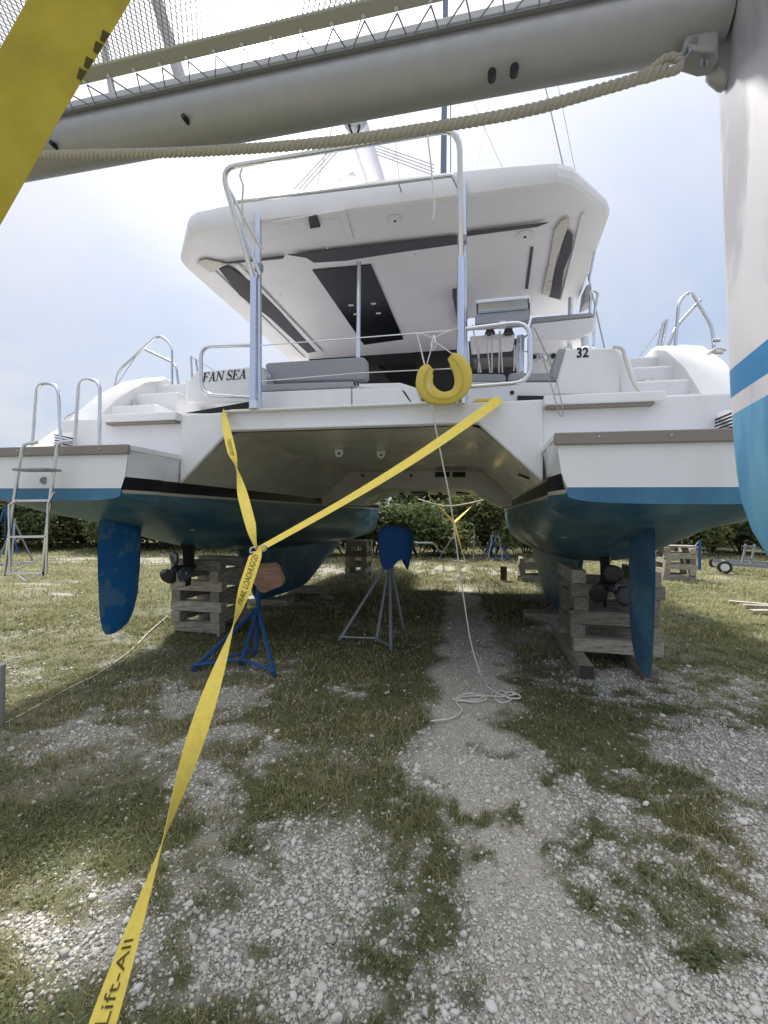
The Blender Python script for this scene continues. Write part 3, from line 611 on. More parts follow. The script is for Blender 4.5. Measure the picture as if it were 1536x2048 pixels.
for a, c_, r_ in ((790, 441, .08), (1050, 473, .10), (483, 537, .06)):
    p0 = PZ(a, c_, D-.01); s = MB(); s.cyl(p0, p0+Vector((0, 0, .01)), r_, 24); sp = s.build('speaker', whitepl, boat); s = MB(); s.cyl(p0-Vector((0, 0, .006)), p0, r_*.7, 20); s.build('speaker_cone', roof_m, sp); s = MB(); s.cyl(p0-Vector((0, 0, .01)), p0, r_*.18, 12); s.build('speaker_cap', black, sp)
s = PPZ([(905, 592), (925, 590), (935, 662), (918, 662)], 4.70, .1); s.build('helm_opening_trim', dark_f, boat)
for a, b_ in ((500, 20), (655, 496), (740, 521), (830, 509), (560, 590), (600, 640)):
    if a > 500 or b_ > 100: p0 = PZ(a, b_, D-.06); s = MB(); s.sphere(p0, .012); s.build('curtain_stud', whitepl, boat)
# hardtop posts and davit frame
def tube(name, pix, Y, r, m_=steel, parent=boat, fr=.1, n=10, Ys=None):
    pts = [PY(a, c_, Ys[i] if Ys else Y) for i, (a, c_) in enumerate(pix)]
    s = MB(); s.tube(fillet(pts, fr) if len(pts) > 2 and fr else pts, r, n); return s.build(name, m_, parent, smooth=60)
tube('hardtop_post', [(517, 818), (516, 428)], 4.32, .036, post_m)
tube('hardtop_post', [(929, 800), (927, 365)], 4.32, .030, post_m)
tube('davit_post', [(506, 812), (508, 556)], 4.2, .036, post_m); tube('davit_post', [(922, 792), (922, 516)], 4.2, .038, post_m)
tube('hardtop_post', [(716, 783), (718, 525)], 5.0, .024, steel)
tube('hardtop_post', [(1139, 697), (1141, 595)], 6.2, .03, steel)
tube('davit_frame', [(507, 560), (441, 336), (919, 256), (922, 520)], 0, .026, Ys=[4.2, 3.8, 3.8, 4.2], fr=.16)
tube('davit_frame', [(520, 548), (462, 405), (905, 350), (917, 375)], 0, .018, Ys=[4.2, 4.0, 4.0, 4.2], fr=.03)
tube('davit_strut', [(448, 360), (524, 500)], 0, .016, Ys=[3.86, 4.24])
tube('guard_rail', [(508, 690), (401, 693), (403, 789), (508, 795)], 4.25, .02, fr=.14)
tube('guard_rail', [(932, 658), (1060, 642), (1062, 764), (930, 774)], 4.2, .02, fr=.16)
for a, c_ in ((518, 536), (924, 480)): s = MB(); p0 = PY(a, c_, 4.24); s.cyl(p0-Vector((0, 0, .03)), p0+Vector((0, 0, .03)), .045, 10); s.build('post_clamp', galv, boat)
for a, c_ in ((508, 806), (922, 795)): s = MB(); p0 = PY(a, c_, 4.2); s.cyl(p0-Vector((0, 0, .06)), p0+Vector((0, 0, .02)), .05, 12); s.build('post_base', steel, boat)
for pts in ([(520, 691), (715, 676), (912, 660)], [(520, 763), (717, 746), (922, 736)]): tube('lifeline', pts, 4.22, .0055, steel, fr=0, n=6)
# platform hand hoops, quarter rails
tube('hand_hoop', [(65, 892), (74, 765), (116, 768), (122, 892)], 4.0, .0175, fr=.13); tube('hand_hoop', [(149, 890), (158, 757), (200, 760), (199, 890)], 3.95, .0175, fr=.13)
tube('quarter_rail', [(229, 778), (236, 742), (318, 668), (344, 690), (344, 772)], 5.8, .018, fr=.12); tube('quarter_rail', [(284, 696), (352, 728), (357, 774)], 5.9, .018, fr=.1)
for a, b_, c_, d_ in ((272, 712, 250, 745), (272, 712, 233, 770)): tube('rail_line', [(a, b_), (c_, d_)], 5.8, .004, ropeg, fr=0, n=5)
tube('rail_post', [(382, 713), (384, 760)], 6.0, .016); tube('rail_post', [(391, 718), (396, 748)], 6.0, .016); tube('rail_line', [(382, 714), (430, 742)], 6., .004, ropeg, n=5)
tube('quarter_rail', [(1428, 702), (1425, 655), (1381, 580), (1358, 602), (1349, 708)], 5.7, .019, fr=.1); tube('quarter_rail', [(1401, 600), (1353, 652), (1327, 716)], 5.75, .019, fr=.1)
tube('rail_post', [(1334, 640), (1318, 716)], 5.9, .02); tube('rail_post', [(1327, 644), (1310, 716)], 6.2, .016); tube('rail_line', [(1333, 642), (1270, 725)], 6.1, .004, ropeg, n=5)
tube('cleat', [(128, 855), (132, 834), (150, 826)], 4.4, .014, fr=.05); tube('cleat', [(1425, 680), (1440, 680)], 5.6, .02)
s = MB(); p0 = PX(275, 812, CX-3.2); s.bb(p0-Vector((.01, .08, .06)), p0+Vector((.015, .08, .06))); s.build('shower_socket', steel, boat)
s = MB(); p0 = PX(255, 811, CX-3.2); s.cyl(p0, p0+Vector((.015, 0, 0)), .022, 12); s.build('deck_light', steel, boat)
s = MB(); s.cyl(PY(88, 961, YT-.02), PY(88, 961, YT+.01), .035, 14); s.build('skin_fitting', galv, boat)
# swimming ladder on the port transom
tube('ladder_rail', [(74, 885), (46, 888), (28, 1000), (8, 1152)], 3.44, .016, fr=.07); tube('ladder_rail', [(146, 882), (116, 884), (100, 1000), (84, 1152)], 3.44, .016, fr=.07)
tube('ladder_rail', [(36, 1000), (18, 1010), (20, 1152)], 3.42, .011, fr=.02); tube('ladder_rail', [(108, 985), (96, 1008), (92, 1148)], 3.42, .011, fr=.02)
for a, b_, c_ in ((28, 102, 1002), (20, 92, 1074), (14, 86, 1147)): s = MB(); s.bar(PY(a, c_, 3.43), PY(b_, c_-1, 3.43), .03, .022); s.build('rung', steel, boat, bevel=.004)
s = MB(); p0 = PY(74, 940, 3.36); s.box(p0, (.38, .16, .022)); s.build('ladder_step', galv, boat, bevel=.004)
tube('ladder_brace', [(14, 1150), (88, 1112)], 3.5, .009); tube('ladder_foot', [(36, 1150), (52, 1162)], 3.42, .009); tube('ladder_foot', [(52, 1162), (80, 1148)], 3.42, .009)
# helm station
s = PP([(1058, 682), (1128, 668), (1128, 750), (1058, 756)], 6.6, .3); hp = s.build('helm_console', gel, boat, bevel=.02)
for a in range(1066, 1116, 12): s = PP([(a, 684), (a+9, 683), (a+9, 692), (a, 693)], 6.57, .03); s.build('switch_panel', black, hp)
for a, c_ in ((1068, 713), (1107, 712)): s = MB(); s.cyl(PY(a, c_, 6.56), PY(a, c_, 6.6), .035, 14); s.build('throttle_knob', black, hp)
c0 = PY(1086, 713, 6.3); s = MB(); s.tube([c0+Vector((.36*math.cos(a), -.02, .36*math.sin(a))) for a in np.linspace(0, 2*math.pi, 40)[:-1]], .014, 8, closed=True)
for k in range(5): a = k*2*math.pi/5+.3; s.tube([c0, c0+Vector((.36*math.cos(a), -.02, .36*math.sin(a)))], .007, 6)
s.sphere(c0, .05); s.build('steering_wheel', steel, boat)
s = PP([(1062, 680), (1062, 646), (1190, 633), (1193, 650), (1186, 664), (1150, 679)], 6.0, .5); s.build('helm_seat', gel, boat, bevel=.025)
s = PP([(1062, 646), (1064, 634), (1184, 624), (1190, 632)], 6.0, .5); s.build('helm_seat_cushion', fab, boat, bevel=.02)
s = PP([(1167, 608), (1172, 570), (1182, 566), (1187, 598)], 6.4, .3); s.build('helm_seat_cushion', fab, boat, bevel=.015)
tube('helm_seat_leg', [(1170, 694), (1168, 662)], 6.1, .045); tube('helm_seat_leg', [(1040, 745), (1041, 672)], 6.3, .05, post_m)
tube('helm_rail', [(1179, 650), (1181, 580), (1197, 584), (1189, 622), (1187, 695)], 6.2, .017, fr=.06)
tube('helm_rail', [(1198, 425), (1196, 470), (1178, 560)], 5.6, .014, fr=.1)
tube('helm_rail', [(937, 745), (934, 680), (922, 655)], 5.0, .018, fr=.1)
s = PP([(1199, 425), (1210, 431), (1196, 476), (1190, 476)], 5.6, .3); s.build('flybridge_side', gel, boat, bevel=.02)
for a, b_, c_, d_ in ((945, 650, 962, 745), (972, 668, 980, 745), (984, 668, 984, 745), (999, 662, 998, 745), (1000, 662, 1005, 745), (958, 695, 957, 745), (1029, 690, 1028, 742), (1034, 690, 1034, 742)): tube('control_line', [(a, b_), (c_, d_)], 6., .009, ropew, fr=0, n=6)
for a in (980, 1017): s = MB(); p0 = PY(a, 660, 6.); s.tube([p0-Vector((0, 0, .05)), p0, p0+Vector((0, 0, .06))], [.07, .05, .06], 14); s.build('winch', black, boat)
s = PP([(940, 672), (1030, 664), (1030, 676), (940, 684)], 6.1, .5); s.build('winch_shelf', gel, boat, bevel=.02)
# mast, boom, standing and running rigging
MY = 14.4
s = MB(); s.tube([BU(0, MY, 3.6), BU(0, MY, 22)], .10, 12); mast = s.build('mast', mastm, boat)
pm = PX(708, 232, CX); s = MB(); s.tube([pm, Vector((CX, MY, pm.z+.35))], .115, 14); bm = s.build('boom', boomm, boat)
s = MB(); s.cyl(pm-Vector((0, .12, 0)), pm+Vector((0, .06, 0)), .125, 14); s.build('boom_end', galv, bm)
s = MB(); s.tube(fillet([pm+Vector((-.05, -.05, -.1)), pm+Vector((0, .05, -.22)), pm+Vector((.07, 0, -.1)), pm+Vector((0, -.1, .1))], .05), .012, 6); s.build('sheet_shackle', black, bm)
def stay(a, b_, r, m_=galv, nm='shroud'): s = MB(); s.tube([a, b_], r, 6); s.build(nm, m_, boat)
def linepix(p1, p2, Y1, Y2, r, m_, nm, e0=0., e1=0.):
    a = PY(*p1, Y1); b_ = PY(*p2, Y2); stay(a-(b_-a)*e0, b_+(b_-a)*e1, r, m_, nm)
linepix((1085, 150), (1208, 692), 10.6, 8.6, .014, galv, 'shroud', e0=.6, e1=.12)
linepix((1112, 150), (1152, 350), 10.5, 9.7, .006, galv, 'shroud', e0=1.)
linepix((901, 190), (901, 330), 13.5, 13.4, .016, ropeg, 'halyard', e0=1., e1=1.)
linepix((918, 180), (918, 330), 13.0, 13.0, .006, ropeg, 'halyard', e0=1., e1=.5)
linepix((935, 180), (1000, 325), 12.0, 12.0, .005, galv, 'lazy_jack', e0=1.2, e1=.2); linepix((986, 175), (955, 325), 12., 12., .005, galv, 'lazy_jack', e0=1.2, e1=.2)
linepix((815, 215), (795, 290), 12., 12., .005, galv, 'lazy_jack', e0=1.2, e1=.6)
linepix((675, 215), (634, 370), 4.8, 5.4, .005, ropeg, 'topping_lift', e0=1.0)
linepix((783, 210), (797, 345), 10., 10., .006, ropeg, 'halyard', e0=1., e1=.1)
for a, c_, d_ in ((661, 300, 588), (668, 300, 598), (675, 303, 607)): linepix((a, c_), (d_, 379), 4.9, 5.5, .007, ropeg, 'mainsheet')
for k in range(4): linepix((752, 290+k*6), (868, 330+k*7), 6.0, 7., .006, ropeg, 'mainsheet')
s = MB(); p0 = PY(704, 352, 5.5); s.sphere(p0, .05, sz=.9); s.build('deck_block', whitepl, boat); tube('deck_loop', [(674, 366), (676, 356), (681, 364)], 5., .005, fr=.02, n=6)
# name and number on the coamings
def serif(mb, ch, x0, h):
    """strokes of an upright serif letter: (x,y) in letter units, thick or thin"""
    T, t_, sv = .17, .06, .05
    def st(x1, y1, x2, y2, w_): 
        d = Vector((x2-x1, y2-y1)); n_ = Vector((-d.y, d.x)).normalized()*w_/2
        if abs(d.y) > abs(d.x)*.4: n_ = Vector((w_/2, 0))
        mb.append([(x1-n_.x, y1-n_.y), (x1+n_.x, y1+n_.y), (x2+n_.x, y2+n_.y), (x2-n_.x, y2-n_.y)])
    def hb(x1, x2, y, w_=sv): mb.append([(x1, y-w_/2), (x2, y-w_/2), (x2, y+w_/2), (x1, y+w_/2)])
    if ch == 'F': st(.2, 0, .2, 1, T); hb(.02, .4, .02); hb(.02, .75, .98); hb(.2, .55, .52); st(.73, .74, .73, 1, t_); st(.52, .38, .52, .66, t_); return .82
    if ch == 'E': st(.2, 0, .2, 1, T); hb(.02, .8, .02); hb(.02, .75, .98); hb(.2, .55, .52); st(.73, .74, .73, 1, t_); st(.78, 0, .78, .28, t_); st(.52, .38, .52, .66, t_); return .88
    if ch == 'A': st(.12, 0, .42, 1, t_); st(.40, 1, .72, 0, T); hb(.0, .26, .02); hb(.54, .9, .02); hb(.2, .62, .34); return .92
    if ch == 'N': st(.16, 0, .16, 1, t_); st(.14, 1, .82, 0, T); st(.82, 0, .82, 1, t_); hb(.02, .3, .02); hb(.0, .22, .98); hb(.68, .96, .98); return 1.0
    if ch == 'S':
        pts = [(.62, .78), (.56, .93), (.36, 1.), (.17, .93), (.1, .76), (.18, .6), (.38, .5), (.56, .4), (.63, .23), (.55, .07), (.34, .0), (.14, .07), (.08, .24)]
        ws = [.05, .06, .06, .1, .14, .17, .18, .17, .14, .1, .06, .06, .05]
        for i in range(len(pts)-1):
            d = Vector(pts[i+1])-Vector(pts[i]); n_ = Vector((-d.y, d.x)).normalized()
            a, b_ = Vector(pts[i]), Vector(pts[i+1]); mb.append([tuple(a-n_*ws[i]/2), tuple(a+n_*ws[i]/2), tuple(b_+n_*ws[i+1]/2), tuple(b_-n_*ws[i+1]/2)])
        st(.62, .72, .62, 1, .05); st(.08, 0, .08, .28, .05); return .74
    return .35
strokes = []; x = 0.
for ch in 'FAN SEA':
    L = []; adv = serif(L, ch, 0, 1)
    strokes += [[(px_+x+.22*py_, py_) for px_, py_ in q_] for q_ in L]; x += adv
A0 = PY(404, 764, 4.597); A1 = PY(492, 757, 4.597); hgt = .105; ex = (A1-A0)/x
s = MB()
for q_ in strokes: s.prism([A0+ex*a+Vector((0, 0, hgt*b_)) for a, b_ in q_], (0, -.003, 0))
s.build('name_lettering', black_s, cl_, smooth=0)
vs, fs = text_mesh('32', .13, bold=.004); c0 = PY(1165, 706, 4.547); s = MB(); s.add([c0+Vector((v.x*.85, -.0, v.y*1.0)) for v in vs], fs); s.build('number_lettering', black_s, cr_, smooth=0)
# ------------------------------------------------------------------ things hung or lying on the big boat
def horseshoe():
    pix = [(862, 734), (852, 745), (849, 770), (862, 790), (886, 797), (911, 790), (925, 770), (925, 745), (914, 724), (901, 712)]
    rr = [.04, .074, .08, .078, .060, .060, .076, .082, .074, .04]
    pts = spline([PY(a, c_, 4.02) for a, c_ in pix], 6); r_ = list(np.interp(np.linspace(0, 9, len(pts)), range(10), rr))
    s = MB(); s.tube(pts, r_, 14); s.v = [(x, 4.02+(y-4.02)*.32, z) for x, y, z in s.v]; return s
s = horseshoe(); rt = empty('horseshoe_lifebuoy', PY(886, 805, 4.02), 'yellow horseshoe lifebuoy hanging from the stern lifeline of the big catamaran', 'lifebuoy')
s.build('foam_ring', buoy, rt, smooth=60)
sm_ = spline([PY(a, c_, 3.99) for a, c_ in [(862, 734), (852, 745), (849, 770), (862, 790), (886, 797), (911, 790), (925, 770), (925, 745), (914, 724), (901, 712)]], 6)
s = MB(); s.tube(sm_, .004, 6); s.build('seam_piping', yelo, rt)
s = MB(); s.tube([PY(854, 727, 4.0), PY(862, 700, 4.1), PY(868, 683, 4.15)], .005, 6); s.tube([PY(905, 708, 4.0), PY(880, 690, 4.1), PY(868, 683, 4.15)], .005, 6); s.build('hanging_strap', ropew, rt)
s = MB(); s.tube(fillet([PY(868, 670, 4.16), PY(862, 690, 4.14), PY(866, 702, 4.14), PY(873, 690, 4.14), PY(868, 672, 4.16)], .02), .006, 6); s.build('snap_hook', steel, rt)
gr = empty('barbecue_grill', PY(1005, 655, 4.3), 'open stainless steel barbecue grill clamped to the starboard stern rail', 'grill')
s = PP([(950, 648), (950, 628), (1058, 618), (1060, 636), (1050, 642), (952, 649)], 4.25, .14); s.build('fire_box', galv, gr, bevel=.01)
s = PP([(951, 600), (1059, 590), (1061, 597), (953, 607)], 4.28, .26); s.build('lid', steel, gr, bevel=.006)
s = PP([(955, 608), (1056, 598), (1056, 618), (955, 628)], 4.36, .16); s.build('lid_inside', steel, gr)
for a in (953, 1057): s = PP([(a, 605), (a+3, 605), (a+3, 632), (a, 632)], 4.3, .2); s.build('side_plate', black, gr)
s = PP([(957, 622), (1054, 613), (1054, 618), (957, 627)], 4.24, .28); s.build('grate', galv, gr)
s = MB(); p0 = PY(1005, 650, 4.25); s.box(p0, (.06, .05, .06)); s.build('rail_clamp', whitepl, gr, bevel=.006)
def rope_thing(name, pts, r, m_, label, cat, n=7, k=8, grp=None):
    s = MB(); s.tube(spline(pts, k), r, n); o = s.build(name, m_, None, smooth=70); return tag(o, label, cat, grp)
rope_thing('mooring_line', [PY(1226, 694, 4.5), PY(1244, 698, 4.5), PY(1252, 722, 4.5), PY(1262, 752, 4.46), PY(1275, 778, 4.4), PY(1292, 790, 4.35)], .016, ropew, 'white mooring line draped over the coaming right of the number 32', 'rope')
rope_thing('mooring_line', [PY(1264, 732, 5.3), PY(1280, 742, 5.25), PY(1288, 756, 5.2), PY(1275, 762, 5.15), PY(1255, 758, 5.1), PY(1275, 770, 5.05), PY(1300, 762, 5.05), PY(1306, 756, 5.05)], .016, ropew, 'white mooring line coiled on the starboard stern steps', 'rope')
rope_thing('mooring_line', [PY(1364, 768, 4.9), PY(1385, 742, 5.0), PY(1402, 718, 5.1), PY(1418, 706, 5.2), PY(1446, 705, 5.2)], .017, ropew, 'white mooring line led up the inside of the starboard bulwark', 'rope')
rope_thing('mooring_line', [PY(1374, 766, 4.9), PY(1396, 738, 5.0), PY(1412, 712, 5.1), PY(1432, 698, 5.2), PY(1452, 700, 5.2)], .013, ropew, 'thinner line beside the mooring line on the starboard bulwark', 'rope')
rope_thing('rail_cord', [PY(484, 337, 3.8), PY(480, 352, 3.8), PY(486, 372, 3.82), PY(484, 410, 3.86), PY(486, 445, 3.9), PY(484, 462, 3.9)], .009, ropew, 'short white cord knotted to the left corner of the davit frame', 'cord', grp=None)
rope_thing('rail_cord', [PY(855, 268, 3.78), PY(857, 290, 3.76), PY(862, 330, 3.76), PY(866, 380, 3.76), PY(869, 410, 3.76), PY(866, 440, 3.76)], .007, ropew, 'frayed white cord hanging from the right end of the davit frame', 'cord')
rope_thing('ceiling_cord', [PZ(797, 366, 4.78), PY(808, 400, 4.6), PY(818, 428, 4.6), PY(822, 438, 4.6)], .006, ropeg, 'thin grey cord dangling under the hardtop', 'cord')
rope_thing('steering_cord', [PY(1085, 712, 4.6), PY(1105, 780, 4.1), PY(1118, 826, 3.95), PY(1126, 830, 3.95), PY(1122, 800, 4.0), PY(1104, 735, 4.4), PY(1068, 655, 4.3)], .0045, ropeg, 'thin grey cord looping down over the starboard stern edge', 'cord')
# long white line from the stern down to the ground
g = lambda a, c_, h=.012: PZ(a, c_, h)
rope_thing('heaving_line', [PY(834, 668, 4.12), PY(845, 712, 4.1), PY(858, 770, 4.0), PY(868, 838, 4.05), PY(884, 920, 4.1), PY(900, 1000, 4.15), PY(914, 1100, 4.25), PY(928, 1200, 4.35), PY(942, 1285, 4.45), PY(960, 1345, 4.5), g(975, 1372, .03), g(995, 1386), g(1010, 1392), g(1022, 1400), g(1000, 1405), g(990, 1393), g(1003, 1381), g(1012, 1392), g(975, 1392), g(940, 1392), g(905, 1398), g(930, 1402), g(965, 1396), g(940, 1386), g(915, 1396), g(945, 1404), g(972, 1398), g(950, 1388), g(920, 1391), g(912, 1402), g(918, 1412), g(924, 1420), g(912, 1432), g(895, 1438), g(862, 1442)], .0068, ropew, 'long white line hanging from the stern and piled on the sandy track', 'rope')
rope_thing('line_coil', [g(1010, 1388), g(1022, 1384), g(1034, 1388), g(1020, 1391), g(1016, 1396), g(1030, 1397), g(1040, 1396), g(1038, 1390), g(1024, 1386)], .0085, ropew, 'small loose loop of white line at the right end of the rope pile', 'rope')
rope_thing('buckle_cord', [PY(834, 668, 4.13), PY(850, 670, 4.15), PY(866, 676, 4.16), PY(890, 666, 4.18), PY(918, 656, 4.2)], .008, ropew, 'twisted white cord tied along the lifeline above the lifebuoy', 'cord')
rope_thing('ground_line', [g(-60, 1480), g(0, 1452), g(60, 1420), g(140, 1375), g(200, 1345), g(262, 1300), g(300, 1262), g(335, 1232)], .008, ropew, 'thin pale line lying across the grass on the left', 'rope')
# ================================================================== straps
class Ribbon:
    def __init__(s, P, ang, wd, ref=None):
        s.P = P; s.n = len(P); s.A = []; L = [0]
        for i in range(s.n):
            t_ = (P[min(i+1, s.n-1)]-P[max(i-1, 0)]).normalized(); v = (P[i]-CP).normalized() if ref is None else ref
            a = t_.cross(v).normalized(); b_ = a.cross(t_).normalized(); th = ang(i/(s.n-1)); s.A.append((a*math.cos(th)+b_*math.sin(th), t_)); 
            if i: L.append(L[-1]+(P[i]-P[i-1]).length)
        s.L = L; s.w = wd
    def mesh(s, name, m_, parent, th=.003):
        rows = []
        for p_, (a, t_) in zip(s.P, s.A):
            nn = a.cross(t_).normalized()*th/2; rows.append([p_-a*s.w/2-nn*.5, p_-a*s.w*.44-nn, p_+a*s.w*.44-nn, p_+a*s.w/2-nn*.5, p_+a*s.w/2+nn*.5, p_+a*s.w*.44+nn, p_-a*s.w*.44+nn, p_-a*s.w/2+nn*.5])
        mb = MB(); mb.loft(rows, closed=True); return mb.build(name, m_, parent, smooth=30)
    def at(s, l, v, lift):
        i = int(np.clip(np.searchsorted(s.L, l)-1, 0, s.n-2)); k = (l-s.L[i])/(s.L[i+1]-s.L[i]); p_ = s.P[i].lerp(s.P[i+1], k); a = s.A[i][0].lerp(s.A[i+1][0], k); nn = a.cross(s.A[i][1]).normalized()
        return p_+a*v+nn*lift
    def text(s, body, l0, size, parent, flip=1, lift=.003, sx=1.):
        vs, fs = text_mesh(body, size); mb = MB()
        for sd in (1, -1): mb.add([s.at(l0+v.x*flip*sx, v.y*flip, lift*sd) for v in vs], fs)
        mb.build('lettering', ink, parent, smooth=0, fix=False)
def straight(a, b_, n, sag=0.): return [a.lerp(b_, i/(n-1))-Vector((0, 0, sag*math.sin(math.pi*i/(n-1)))) for i in range(n)]
J = PD(515, 1100, 2.9); Bm = PD(205, 2048, 1.22); ext = Bm+(Bm-J)*.30
sr = empty('tie_down_strap', ext, 'long yellow webbing strap running from the bottom of the picture up to the stern', 'strap')
rb = Ribbon(straight(ext, J, 90, .0), lambda t_: math.pi*np.interp(t_, [0, .23, .39, .56, .76, .87, .97, 1.0], [.15, .12, .5, 1.0, 1.5, 1.9, 2.0, 2.4]), .076)
rb.mesh('webbing', yel, sr)
Lt = rb.L[-1]; 
rb.text('Lift-All', Lt*.262, .052, sr, 1, sx=1.3); rb.text('TRAIL LOADHUGGER', Lt*.90, .052, sr, 1, sx=.9)
JL = PY(445, 824, 4.24); JR = PY(1000, 798, 4.2)
r2 = Ribbon(straight(J, JL, 60, .03), lambda t_: math.pi*np.interp(t_, [0, .12, .28, .5, .62, .85, 1], [.5, .15, 0., .5, .9, 1.1, 1.35]), .078); r2.mesh('webbing', yel, sr); r2.text('LOADHUGGER', r2.L[-1]*.66, .05, sr, -1)
r3 = Ribbon(straight(J, JR, 60, .05), lambda t_: np.interp(t_, [0, .3, 1], [1.15, 1.0, .3]), .088); r3.mesh('webbing', yel, sr)
s = MB(); s.tube(fillet([J+Vector((-.05, 0, -.02)), J+Vector((.06, 0, .0)), J+Vector((.06, 0, .03)), J+Vector((-.05, 0, .012)), J+Vector((-.05, 0, -.02))], .01), .006, 7); s.build('steel_ring', steel, sr)
# the strap ends laid over the stern beam
for nm_, pix, lab, body, szt in (('beam_strap', [(447, 828), (455, 820), (486, 819), (560, 818)], 'yellow strap end with black print laid along the stern beam beside the left pole', 'HUGGER', .05), ('beam_strap', [(945, 806), (1000, 800), (985, 803), (940, 806)], 'yellow strap end with black print laid along the stern beam beside the lifebuoy', 'LOADHUG', .05)):
    a = PY(pix[0][0]+3, 824 if pix[0][0] < 700 else 803, 4.236); b_ = PY(pix[-1][0]+(60 if pix[0][0] > 700 else 0), 817 if pix[0][0] < 700 else 801, 4.236)
    a.z = b_.z = 2.797; a.y = b_.y = 4.335
    rt = empty(nm_, a, lab, 'strap'); rb_ = Ribbon(straight(a, b_, 6), lambda t_: 0., .08, ref=Vector((0, 1, 0))); rb_.mesh('webbing', yel, rt); rb_.text(body, rb_.L[-1]*.42, szt, rt, -1)
# strap close to the camera, top left
a = PD(330, -290, .86); b_ = PD(-175, 575, .84)
rt = empty('tie_down_strap', b_, 'wide old yellow webbing strap crossing the top left corner close by', 'strap')
rb_ = Ribbon(straight(a, b_, 60), lambda t_: .12*math.sin(t_*9)-.25, .115); rb_.mesh('webbing', yelo, rt)
for k in (0, 1, 3, 4):
    l = rb_.L[-1]*(.35+.022*k+.006*(k % 3)); mb = MB(); mb.add([rb_.at(l, .0575, -.003), rb_.at(l+.022, .0575, -.003), rb_.at(l+.024, .050, -.003), rb_.at(l+.004, .0455, -.003)], [(0, 1, 2, 3)]); mb.build('lettering', ink, rt, smooth=0, fix=False)
# strap and line under the bows, far end of the tunnel
FY = 13.2
JF = PY(908, 1045, FY); rt = empty('bow_strap', PY(935, 1140, 12.4), 'yellow webbing strap in a Y shape under the far end of the tunnel', 'strap')
for q_, e in ((PY(856, 990, 14.2), .08), (PY(948, 1008, 14.0), .08), (PY(935, 1142, 12.4), .08)):
    r_ = Ribbon(straight(JF, q_, 14), lambda t_: .5+t_*1.2, e); r_.mesh('webbing', yel, rt)
rope_thing('bow_line', [PY(836, 998, 14.2), PY(870, 1008, 14.), PY(900, 1012, 14.), PY(940, 1006, 14.), PY(978, 997, 14.2)], .02, ropem, 'pale rope sagging between the bows at the far end of the tunnel', 'rope')
# ================================================================== timber cribs
def crib(name, cx, cy, n, L, t_, label, gap=.0, rz=0., base=0., grp='timber block stacks under the boats', wd=None, m_=wood):
    rt = empty(name, (cx, cy, 0), label, 'block stack', grp); rd = random.Random(int(cx*100+cy*10)+5); me_ = None
    for k in range(n):
        along = (k % 2 == 0)
        for j in (-1, 1):
            b = MB(); ll = L*(.94+.12*rd.random()); b.box((0, 0, 0), (ll, t_*.99, t_*.985))
            if me_ is None or True:
                b2 = bmesh.new(); 
            o_ = b.build('timber', m_, None, bevel=.008, smooth=0); o_.parent = rt
            px_ = j*(L/2-t_*.6)+(rd.random()-.5)*.03; o_.location = ((rd.random()-.5)*.05, px_, base+t_*(k+.5)) if along else (px_, (rd.random()-.5)*.05, base+t_*(k+.5))
            o_.rotation_euler = (0, 0, (0 if along else math.pi/2)+(rd.random()-.5)*.07+rz)
            b2.free()
    return rt
crib('block_stack', -4.03, 6.15, 7, .80, .15, 'timber block stack under the port hull beside the unfouled propeller')
crib('block_stack', 1.52, 6.15, 6, .98, .16, 'timber block stack under the starboard hull behind the rudder', base=.15)
for x_, y0, y1, lab in ((1.10, 5.15, 7.1, 'long pale base timber with a dark end nearest the sandy track'), (1.76, 5.25, 7.1, 'long base timber half hidden behind the starboard rudder')):
    s = MB(); s.bb((x_-.075, y0, 0), (x_+.075, y1, .148)); o = s.build('base_timber', wood, None, bevel=.008, smooth=0); tag(o, lab, 'timber')
    if x_ < 1.5: s = MB(); s.bb((x_-.073, y0-.004, .004), (x_+.073, y0+.05, .146)); s.build('painted_end', wooddk, o, bevel=.006, smooth=0)
crib('block_stack', -3.35, 12.1, 7, .62, .145, 'far block stack under the port bow right of the port keel')
crib('block_stack', 1.35, 13.0, 4, .75, .15, 'low far block stack under the starboard bow')
c_ = PZ(1358, 1160, 0); crib('block_stack', c_.x, c_.y+.3, 6, .80, .15, 'empty grey block stack standing on grass right of the starboard rudder')
s = MB(); s.box((c_.x, c_.y+.3, .93), (1.0, .5, .05)); o = s.build('plywood_sheet', wood, None); tag(o, 'flat board lying on top of the empty grey block stack', 'board')
for x_, y_, sx_, lab in ((-3.95, 7.9, .9, 'low reddish timber under the aft end of the port keel'), (-3.75, 9.4, .9, 'low timber under the forward end of the port keel'), (1.2, 8.0, 1.0, 'low reddish timber under the aft end of the starboard keel'), (1.3, 9.6, 1.0, 'low timber under the forward end of the starboard keel')):
    s = MB(); s.box((x_, y_, .06), (sx_, .32, .13)); o = s.build('keel_block', wood, None, bevel=.008, smooth=0); tag(o, lab, 'timber')
